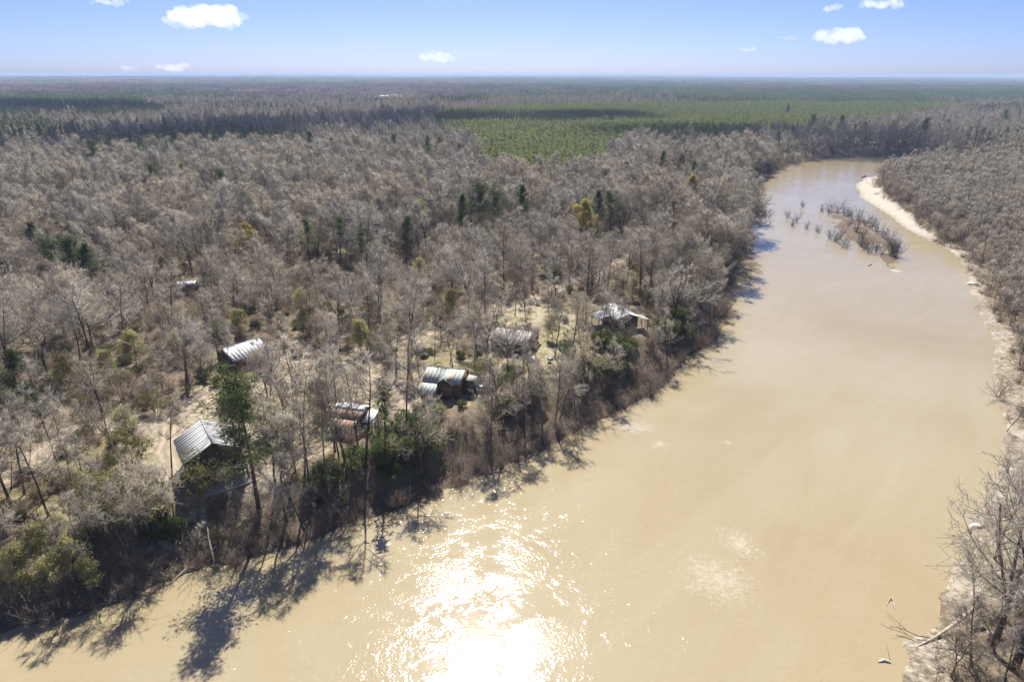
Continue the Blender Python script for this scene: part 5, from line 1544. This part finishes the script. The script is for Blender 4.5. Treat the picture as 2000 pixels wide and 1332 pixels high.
# --- leafless brush along the banks, willows on the island
brush_single, brush_stuff = 0, []
cand = []
for (line, rt) in ((left_w, False), (right_w, True)):
    L_ = np.array(line); seg = np.linalg.norm(np.diff(L_, axis=0), axis=1); cum = np.r_[0, np.cumsum(seg)]
    for s_ in np.arange(0, cum[-1], .55):
        i = min(len(seg) - 1, int(np.searchsorted(cum, s_, 'right')) - 1)
        t_ = (s_ - cum[i]) / seg[i]
        p_ = L_[i] * (1 - t_) + L_[i + 1] * t_
        for _ in range(2 if not rt else 1):
            a_ = g.uniform(-3, 16) if not rt else g.uniform(-1, 30)
            ph = g.uniform(0, 6.28)
            cand.append((p_[0] + a_ * math.cos(ph), p_[1] + a_ * math.sin(ph), rt))
cx_ = np.array([c[0] for c in cand]); cy2 = np.array([c[1] for c in cand]); cs, cr = land(cx_, cy2); cz = terrain(cx_, cy2)
bd = Darts(3.0); todo = []
for i in np.argsort(np.hypot(cx_, cy2)):
    x, y = cx_[i], cy2[i]
    r = math.hypot(x, y)
    if y < 40 or r > 950 or abs(math.atan2(x, y)) > .84: continue
    if cr[i]:
        bw_ = 6 + 7 * float(sstep(320, 480, y))
        lo, hi, sp = (3.5 if y < 250 else 1.2, 26, 2.3) if y < 330 else (bw_, bw_ + 14, 2.2)
        if y < 345 and g.random() < .15: continue
    else:
        lo, hi, sp = .3, 12, 1.6 if r < 300 else 2.6
    if not lo < cs[i] < hi or inside(ISLAND, np.array([x]), np.array([y]))[0]: continue
    if not bd.ok(x, y, sp): continue
    if hides(x, y, cz[i], 3, 1.5) or not clear_of(x, y): continue
    bd.add(x, y, sp)
    todo.append((x, y, cz[i], bool(cr[i]), float(cs[i])))
for (x, y, z, rt, s_) in todo:
    u, v = proj(x, y, z + 1)
    k = rnd.randrange(4); rot = rnd.uniform(0, 6.28); s = rnd.uniform(.7, 1.25) * (1.1 if not rt else .9)
    if brush_single < 290 and -30 < u < 2030 and v < 1370:
        brush_single += 1
        lab = '%s thicket %s %s' % (('upright', 'low', 'tall', 'arching')[k], 'by the water' if s_ < 5 else 'high', where(x, y, min(s_, 13), rt))
        thing_tree('brush_thicket', BRUSH[k], x, y, s, rot, lab, 'thicket', 'leafless thickets along the banks', z=z, names=('stems', 'twigs'))
    else:
        brush_stuff.append((x, y, z, rot, s, k))
scatter('bank_brush', brush_stuff, MIDBRUSH, 'brown leafless brush lining the farther banks', 'brush')

under = []
sel = (rad < 1000) & (SD > 8) & ~INP & ~CLR & ~LAWNM & ~(RT & (Y > 300) & (SD < 8 + 7 * sstep(310, 480, Y)))
for i in np.nonzero(sel)[0][:29000]:
    if g.random() < (.72 if YARDM[i] else .1): continue
    x, y, z = X[i] + g.normal() * 3, Y[i] + g.normal() * 3, Z[i]
    if rad[i] < 330 and (hides(x, y, z, 2.5, 1.5) or not clear_of(x, y, 2.8)): continue
    k = int(g.integers(4)) if g.random() < (.62 if rad[i] < 260 else .82) else 4 + int(g.integers(4))
    if RT[i]: k = k % 4
    s = g.uniform(.6, 1.2) if k < 4 else g.uniform(.3, .65)
    if not YARDM[i] and k < 4: s *= 1.25
    if rad[i] > 500: s *= 1.5
    under.append((x, y, float(tz(x, y)) if rad[i] < 150 else z, g.uniform(0, 6.28), s, k))
scatter('undergrowth', under, MIDBRUSH + MIDOLIVE + MIDSHRUB, 'low brown and green undergrowth under the trees', 'undergrowth')
print('brush', len(todo), 'under', len(under))

wl_px = [(1540, 424, 0), (1548, 440, 1), (1568, 402, 1), (1556, 432, 2), (1575, 446, 0), (1606, 412, 1), (1622, 416, 0), (1636, 414, 2), (1650, 418, 0), (1664, 424, 2), (1676, 430, 0), (1690, 438, 2), (1702, 446, 0), (1714, 452, 2),
         (1726, 462, 0), (1738, 474, 2), (1598, 452, 1), (1622, 464, 0), (1632, 470, 1), (1640, 466, 2), (1652, 482, 1), (1680, 478, 0), (1690, 486, 2), (1700, 492, 0), (1712, 490, 1), (1724, 494, 2), (1740, 496, 0), (1750, 500, 2), (1746, 486, 0),
         (1660, 440, 1), (1672, 452, 0), (1684, 462, 2)]
places = ['in the water left of the island', 'at the upper left tip of the island', 'on the middle of the island', 'at the lower right tip of the island', 'in the water before the island']
for (u, v, k) in [(u_ + du, v_ + dv, (k0 + kk) % 3) for (u_, v_, k0) in wl_px for (du, dv, kk) in ((0, 0, 0), (7, 3, 1)) if kk == 0 or (u_ > 1640 and u_ % 3 == 0)]:
    p_ = px(u, v, .2)
    pl = places[0] if u < 1590 else places[4] if (u < 1660 and v > 445) else places[1] if u < 1650 else ('on the upper side of the island' if v < 440 else places[2]) if v < 470 else ('on the lower middle of the island' if u < 1715 else places[3])
    thing_tree('willow_shrub', WILLOW[k], p_.x, p_.y, rnd.uniform(.85, 1.25) * (.8 if u < 1600 else 1), rnd.uniform(0, 6.28), 'dark bare willow shrub ' + pl, 'shrub', 'willow shrubs of the river island', z=max(tz(p_.x, p_.y), -.3), names=('stems', 'twigs'))

# --- labels that two or three trees share get their place in the row
by_label = {}
for o_ in sc.objects:
    if o_.parent is None and o_.get('label') and o_.get('category') in ('tree', 'thicket', 'shrub', 'pine tree'):
        by_label.setdefault(o_['label'], []).append(o_)
ORD = ['first', 'second', 'third', 'fourth', 'fifth', 'sixth', 'seventh', 'eighth', 'ninth', 'tenth', 'eleventh', 'twelfth', 'thirteenth', 'fourteenth', 'fifteenth', 'sixteenth', 'seventeenth', 'eighteenth', 'nineteenth', 'twentieth']
def short(t_):
    while len(t_.split()) > 16 and ' the ' in t_:
        t_ = t_.replace(' the ', ' ', 1)
    return t_
for lab, l_ in by_label.items():
    if 1 < len(l_) <= 20:
        l_.sort(key=lambda o_: proj(*o_.location)[0])
        for i, o_ in enumerate(l_):
            o_['label'] = short(lab.replace(' leafless', ' bare').replace('the wood at', 'woods at') + ', ' + ORD[i] + ' from left')

# ------------------------------------------------------------------ driftwood and debris
def limb_thing(name, label, catg, segs, mat, parts=('trunk', 'branches'), group=None, mat2=None):
    """fallen trunk: first chain is the trunk, the others are its branches; points are (x, y, z, r)"""
    o0 = Vector(segs[0][0][:3]); root = empty(name, (o0.x, o0.y, 0)); tag(root, label, catg, group)
    def chain(c):
        out = []
        for a, b in zip(c[:-1], c[1:]):
            out.append(((a[0] - o0.x, a[1] - o0.y, a[2]), (b[0] - o0.x, b[1] - o0.y, b[2]), a[3], b[3]))
        return out
    link(parts[0], make_mesh(parts[0], *tubes(chain(segs[0]), 8), mat, smooth=True), root)
    for c in segs[1:]:
        link(parts[1][:-2] if parts[1].endswith('es') else parts[1], make_mesh('branch', *tubes(chain(c), 5), mat2 or mat, smooth=True), root)
    return root
def P(u, v, z, r):
    q = px(u, v, z); return (q.x, q.y, z, r)
limb_thing('fallen_trunk', 'pale fallen trunk reaching from the lower right bank into the water', 'log',
           [[P(1790, 1263, .1, .10), P(1830, 1242, .35, .2), P(1860, 1222, .9, .26), P(1893, 1196, 2.0, .3), P(1915, 1180, 2.6, .34)],
            [P(1828, 1245, .4, .08), P(1795, 1240, .5, .07), P(1765, 1226, .45, .05), P(1740, 1221, .2, .03)],
            [P(1772, 1228, .45, .05), P(1752, 1210, .6, .035), P(1732, 1191, .4, .02)], [P(1758, 1224, .4, .03), P(1763, 1208, .8, .012)],
            [P(1748, 1222, .3, .03), P(1736, 1224, .1, .02), P(1722, 1216, .02, .012)]], M['driftwood'], mat2=M['dark_log'])
limb_thing('sunken_branch', 'dark bent branch lying in shallow water beside the fallen trunk', 'branch',
           [[P(1800, 1258, .1, .06), P(1785, 1248, .12, .05), P(1768, 1241, .08, .035), P(1752, 1239, .02, .02)], [P(1768, 1241, .08, .02), P(1745, 1245, .02, .01)]], M['dark_log'])
limb_thing('floating_snag', 'small forked white snag floating off the lower right bank', 'snag',
           [[P(1742, 1165, .18, .09), P(1748, 1172, .15, .09), P(1750, 1188, .02, .06)], [P(1742, 1165, .18, .07), P(1734, 1180, .02, .05)], [P(1748, 1172, .15, .06), P(1746, 1184, .02, .04)]], M['driftwood'])
limb_thing('branch_snag', 'thin dark branch with pale debris sticking out of the water, bottom right', 'snag',
           [[P(1742, 1292, .0, .05), P(1738, 1275, .5, .03), P(1735, 1258, 1.1, .012)], [P(1742, 1292, .05, .16), P(1728, 1287, .12, .22), P(1718, 1291, .03, .12)]], M['dark_log'], mat2=M['foam'])
limb_thing('bank_log', 'pale log lying at the water edge below the stairs', 'log',
           [[P(337, 1140, .05, .10), P(352, 1124, .2, .16), P(366, 1112, .4, .2), P(384, 1106, .6, .22)], [P(352, 1124, .2, .08), P(338, 1128, .1, .04), P(322, 1133, .02, .02)], [P(360, 1116, .3, .07), P(345, 1115, .4, .05), P(325, 1128, .3, .02)]], M['driftwood'], mat2=M['dark_log'])
limb_thing('leaning_snag', 'dead pale trunk leaning on the bank between stairs and pine', 'snag',
           [[P(422, 1112, .1, .12), P(420, 1096, .8, .12), P(415, 1075, 1.9, .14), P(409, 1050, 3.0, .12), P(407, 1030, 4.0, .09)], [P(415, 1075, 1.9, .08), P(424, 1068, 2.4, .05), P(426, 1078, 1.6, .03)]], M['driftwood'])
limb_thing('jutting_log', 'brown log jutting from the left bank near the tall trunks', 'log', [[P(1438, 520, 1.0, .22), P(1452, 530, .6, .2), P(1461, 536, .1, .16)]], M['dark_log'])
limb_thing('bar_log', 'dark log stranded at the tip of the white sandbar', 'log', [[P(1684, 345, .5, .35), P(1692, 342, .5, .4)]], M['dark_log'])
limb_thing('bank_pole', 'pale thin log along the water edge below the green roofed cabin', 'log', [[P(950, 926, .15, .1), P(970, 921, .15, .12), P(988, 920, .1, .08)]], M['driftwood'])
limb_thing('shoal_log', 'short dark log on the shoal below the willow island', 'log', [[P(1697, 518, .15, .12), P(1704, 514, .25, .14)]], M['dark_log'])
for (u, v, l, lab) in [(1912, 1024, 3.2, 'pale sand slab at the right water edge behind the corner tree'), (1900, 552, 5, 'pale slab on the right bank opposite the lower island tip')]:
    q = px(u, v, .3); g = random.Random(u)
    ring = [(l * .5 * math.cos(a) * g.uniform(.8, 1.1), l * .22 * math.sin(a) * g.uniform(.8, 1.1)) for a in [k * 6.283 / 14 for k in range(14)]]
    mb = MB(); n = len(ring)
    mb.V = [(x, y, -.5) for x, y in ring] + [(x * .9, y * .9, .28) for x, y in ring] + [(0, 0, .34)]
    for i in range(n):
        j = (i + 1) % n
        mb.T += [(i, j, n + j), (i, n + j, n + i), (n + i, n + j, 2 * n)]
    o = mb.build('sand_slab', M['foam'], None, (q.x, q.y, max(0, tz(q.x, q.y)))); tag(o, lab, 'sand bank')

# ------------------------------------------------------------------ clouds
M['cloud'] = bpy.data.materials.new('cloud_vapour')
def volume_only(m, density, color, aniso):
    m.use_nodes = True
    nt = m.node_tree; nt.nodes.clear()
    out = nt.nodes.new('ShaderNodeOutputMaterial'); v = nt.nodes.new('ShaderNodeVolumePrincipled')
    v.inputs['Density'].default_value = density; v.inputs['Color'].default_value = (*color, 1); v.inputs['Anisotropy'].default_value = aniso
    nt.links.new(v.outputs[0], out.inputs['Volume'])
volume_only(M['cloud'], .007, (1, 1, 1), .35)
nt = M['cloud'].node_tree
cn = noise(nt, .0045, 4, .6)
cv = [n_ for n_ in nt.nodes if n_.type == 'PRINCIPLED_VOLUME'][0]
nt.links.new(math_n(nt, 'MULTIPLY', math_n(nt, 'MULTIPLY', math_n(nt, 'SUBTRACT', cn, .36, False), 4.0, True), .0042), cv.inputs['Density'])
M['cloud_low'] = bpy.data.materials.new('low_cloud_vapour')
volume_only(M['cloud_low'], .014, (1, 1, 1), .0)

def ico(sub=2):
    import bmesh
    bm = bmesh.new(); bmesh.ops.create_icosphere(bm, subdivisions=sub, radius=1.0)
    V = np.array([v.co[:] for v in bm.verts]); T = np.array([[v.index for v in f.verts] for f in bm.faces]); bm.free()
    return V, T
ICO = ico(2)
def cloud(name, label, lumps, voxel, mat, seed):
    """lumps (x, y, z, rx, ry, rz) fused into one closed puffy skin"""
    vt = []
    for (x, y, z, a, b_, c) in lumps:
        V = ICO[0] * np.array([a, b_, c]) + np.array([x, y, z]); vt.append((V, ICO[1]))
    V, T = cat(*vt)
    c0 = V.mean(0)
    me_ = make_mesh(name, V - c0, T, mat)
    o = link(name, me_, None, tuple(c0))
    md = o.modifiers.new('fuse', 'REMESH'); md.mode = 'VOXEL'; md.voxel_size = voxel
    dg = bpy.context.evaluated_depsgraph_get()
    nm = bpy.data.meshes.new_from_object(o.evaluated_get(dg))
    o.modifiers.clear(); o.data = nm
    n_ = len(nm.vertices); W = np.empty(n_ * 3, np.float32); nm.vertices.foreach_get('co', W); W = W.reshape(-1, 3)
    N_ = np.empty(n_ * 3, np.float32); nm.vertices.foreach_get('normal', N_); N_ = N_.reshape(-1, 3)
    s = voxel * 4
    dsp = (fbm(W[:, 0] / s + W[:, 2] / s, W[:, 1] / s * .8 + W[:, 2] / s * .6 + seed, seed, 3) - .5) * voxel * 4.5
    nm.vertices.foreach_set('co', (W + N_ * dsp[:, None]).ravel()); nm.update()
    nm.materials.clear(); nm.materials.append(mat)
    tag(o, label, 'cloud', 'small white clouds')
    return o
rg = random.Random(77)
CL = [(215, 2, 80, 18, 'white cloud cut by the top edge at left'), (398, 27, 165, 44, 'largest white cloud at upper left'), (255, 135, 38, 16, 'tiny cloud low above the left horizon'), (340, 129, 78, 20, 'flat white cloud low above the left horizon'),
      (856, 108, 76, 22, 'single small cloud above the middle of the horizon'), (1627, 12, 42, 18, 'small round cloud at upper right'), (1725, 3, 110, 22, 'bright cloud cut by the top edge at right'), (1640, 64, 106, 32, 'largest bright cloud at upper right'),
      (1540, 72, 46, 10, 'thin flat cloud left of the largest right cloud'), (1464, 93, 36, 12, 'faint small cloud farthest left of the right group'), (1992, 143, 22, 7, 'scrap of cloud at the right end of the horizon')]
for i, (u, v, w, h, lab) in enumerate(CL):
    dst = 9500
    def dirv(u_, v_):
        dx, dy = (u_ - 1000) / F_PX, (666 - v_) / F_PX
        return Vector((dx, CP + dy * SP, -SP + dy * CP))
    d0_ = dirv(u, v); c = Vector((0, 0, H)) + d0_ * dst
    m_ = dst / F_PX
    lumps = []
    nl = max(5, int(w / 7))
    for k in range(nl):
        t_ = (k + .5) / nl * 2 - 1
        env = math.sqrt(max(0.05, 1 - abs(t_) ** 2.2))
        x = c.x + t_ * w * .46 * m_
        hh_ = h * m_ * env * rg.uniform(.25, .5)
        z = c.z + (-.28 * h + h * .35 * env * rg.uniform(-.3, 1)) * m_
        lumps.append((x, c.y + rg.uniform(-.5, .5) * h * m_, z, hh_ * rg.uniform(1.1, 1.9), hh_ * 1.2, hh_ * rg.uniform(.75, 1.05)))
    cloud('cloud', lab, lumps, max(5.0, h * m_ * .06), M['cloud'], i)

def shade_cloud(label, spots, seed, zc=900):
    """a cloud overhead whose shadow lies on the woods"""
    lumps = []
    r_ = random.Random(seed)
    for (u, v, a, b_) in spots:
        q = px(u, v, 20)
        k = (zc - 20) / SUN.z
        c = q + SUN * k
        for _ in range(3):
            lumps.append((c.x + r_.gauss(0, a * .4), c.y + r_.gauss(0, b_ * .4), c.z + r_.uniform(-20, 30), a * r_.uniform(.8, 1.2), b_ * r_.uniform(.9, 1.4), r_.uniform(45, 70)))
    return cloud('cloud', label, lumps, 16.0, M['cloud_low'], seed)
o = shade_cloud('broad cloud overhead shading the far left woods', [(90, 262, 80, 50), (170, 262, 80, 60), (260, 262, 80, 60), (340, 250, 80, 60), (430, 244, 80, 60), (520, 240, 90, 60), (620, 238, 100, 60), (720, 238, 100, 70),
                                                       (800, 230, 100, 80), (880, 222, 110, 80), (970, 220, 110, 80), (1060, 218, 110, 70)], 3)
o2 = shade_cloud('cloud overhead shading the far bank of the river bend', [(1340, 252, 80, 40), (1440, 254, 80, 38), (1530, 257, 80, 36), (1620, 258, 80, 34), (1700, 258, 80, 34), (1770, 260, 60, 32)], 5)
o3 = shade_cloud('cloud overhead shading the distant left pines', [(20, 205, 150, 120), (120, 206, 150, 110), (220, 208, 150, 100)], 7)

# ------------------------------------------------------------------ haze: one box of thin air round everything
hz = MB().box(-24600, 24600, -24600, 24600, float(gz.min()) - 1.5, max(float(gz.max()) + 40, H + 8)).build('haze', None)
M['haze'] = bpy.data.materials.new('haze_air')
volume_only(M['haze'], 9.5e-5, (.52, .70, 1.0), .0)
hz.data.materials.clear(); hz.data.materials.append(M['haze'])
tag(hz, 'thin bluish haze over the woods', kind='stuff')
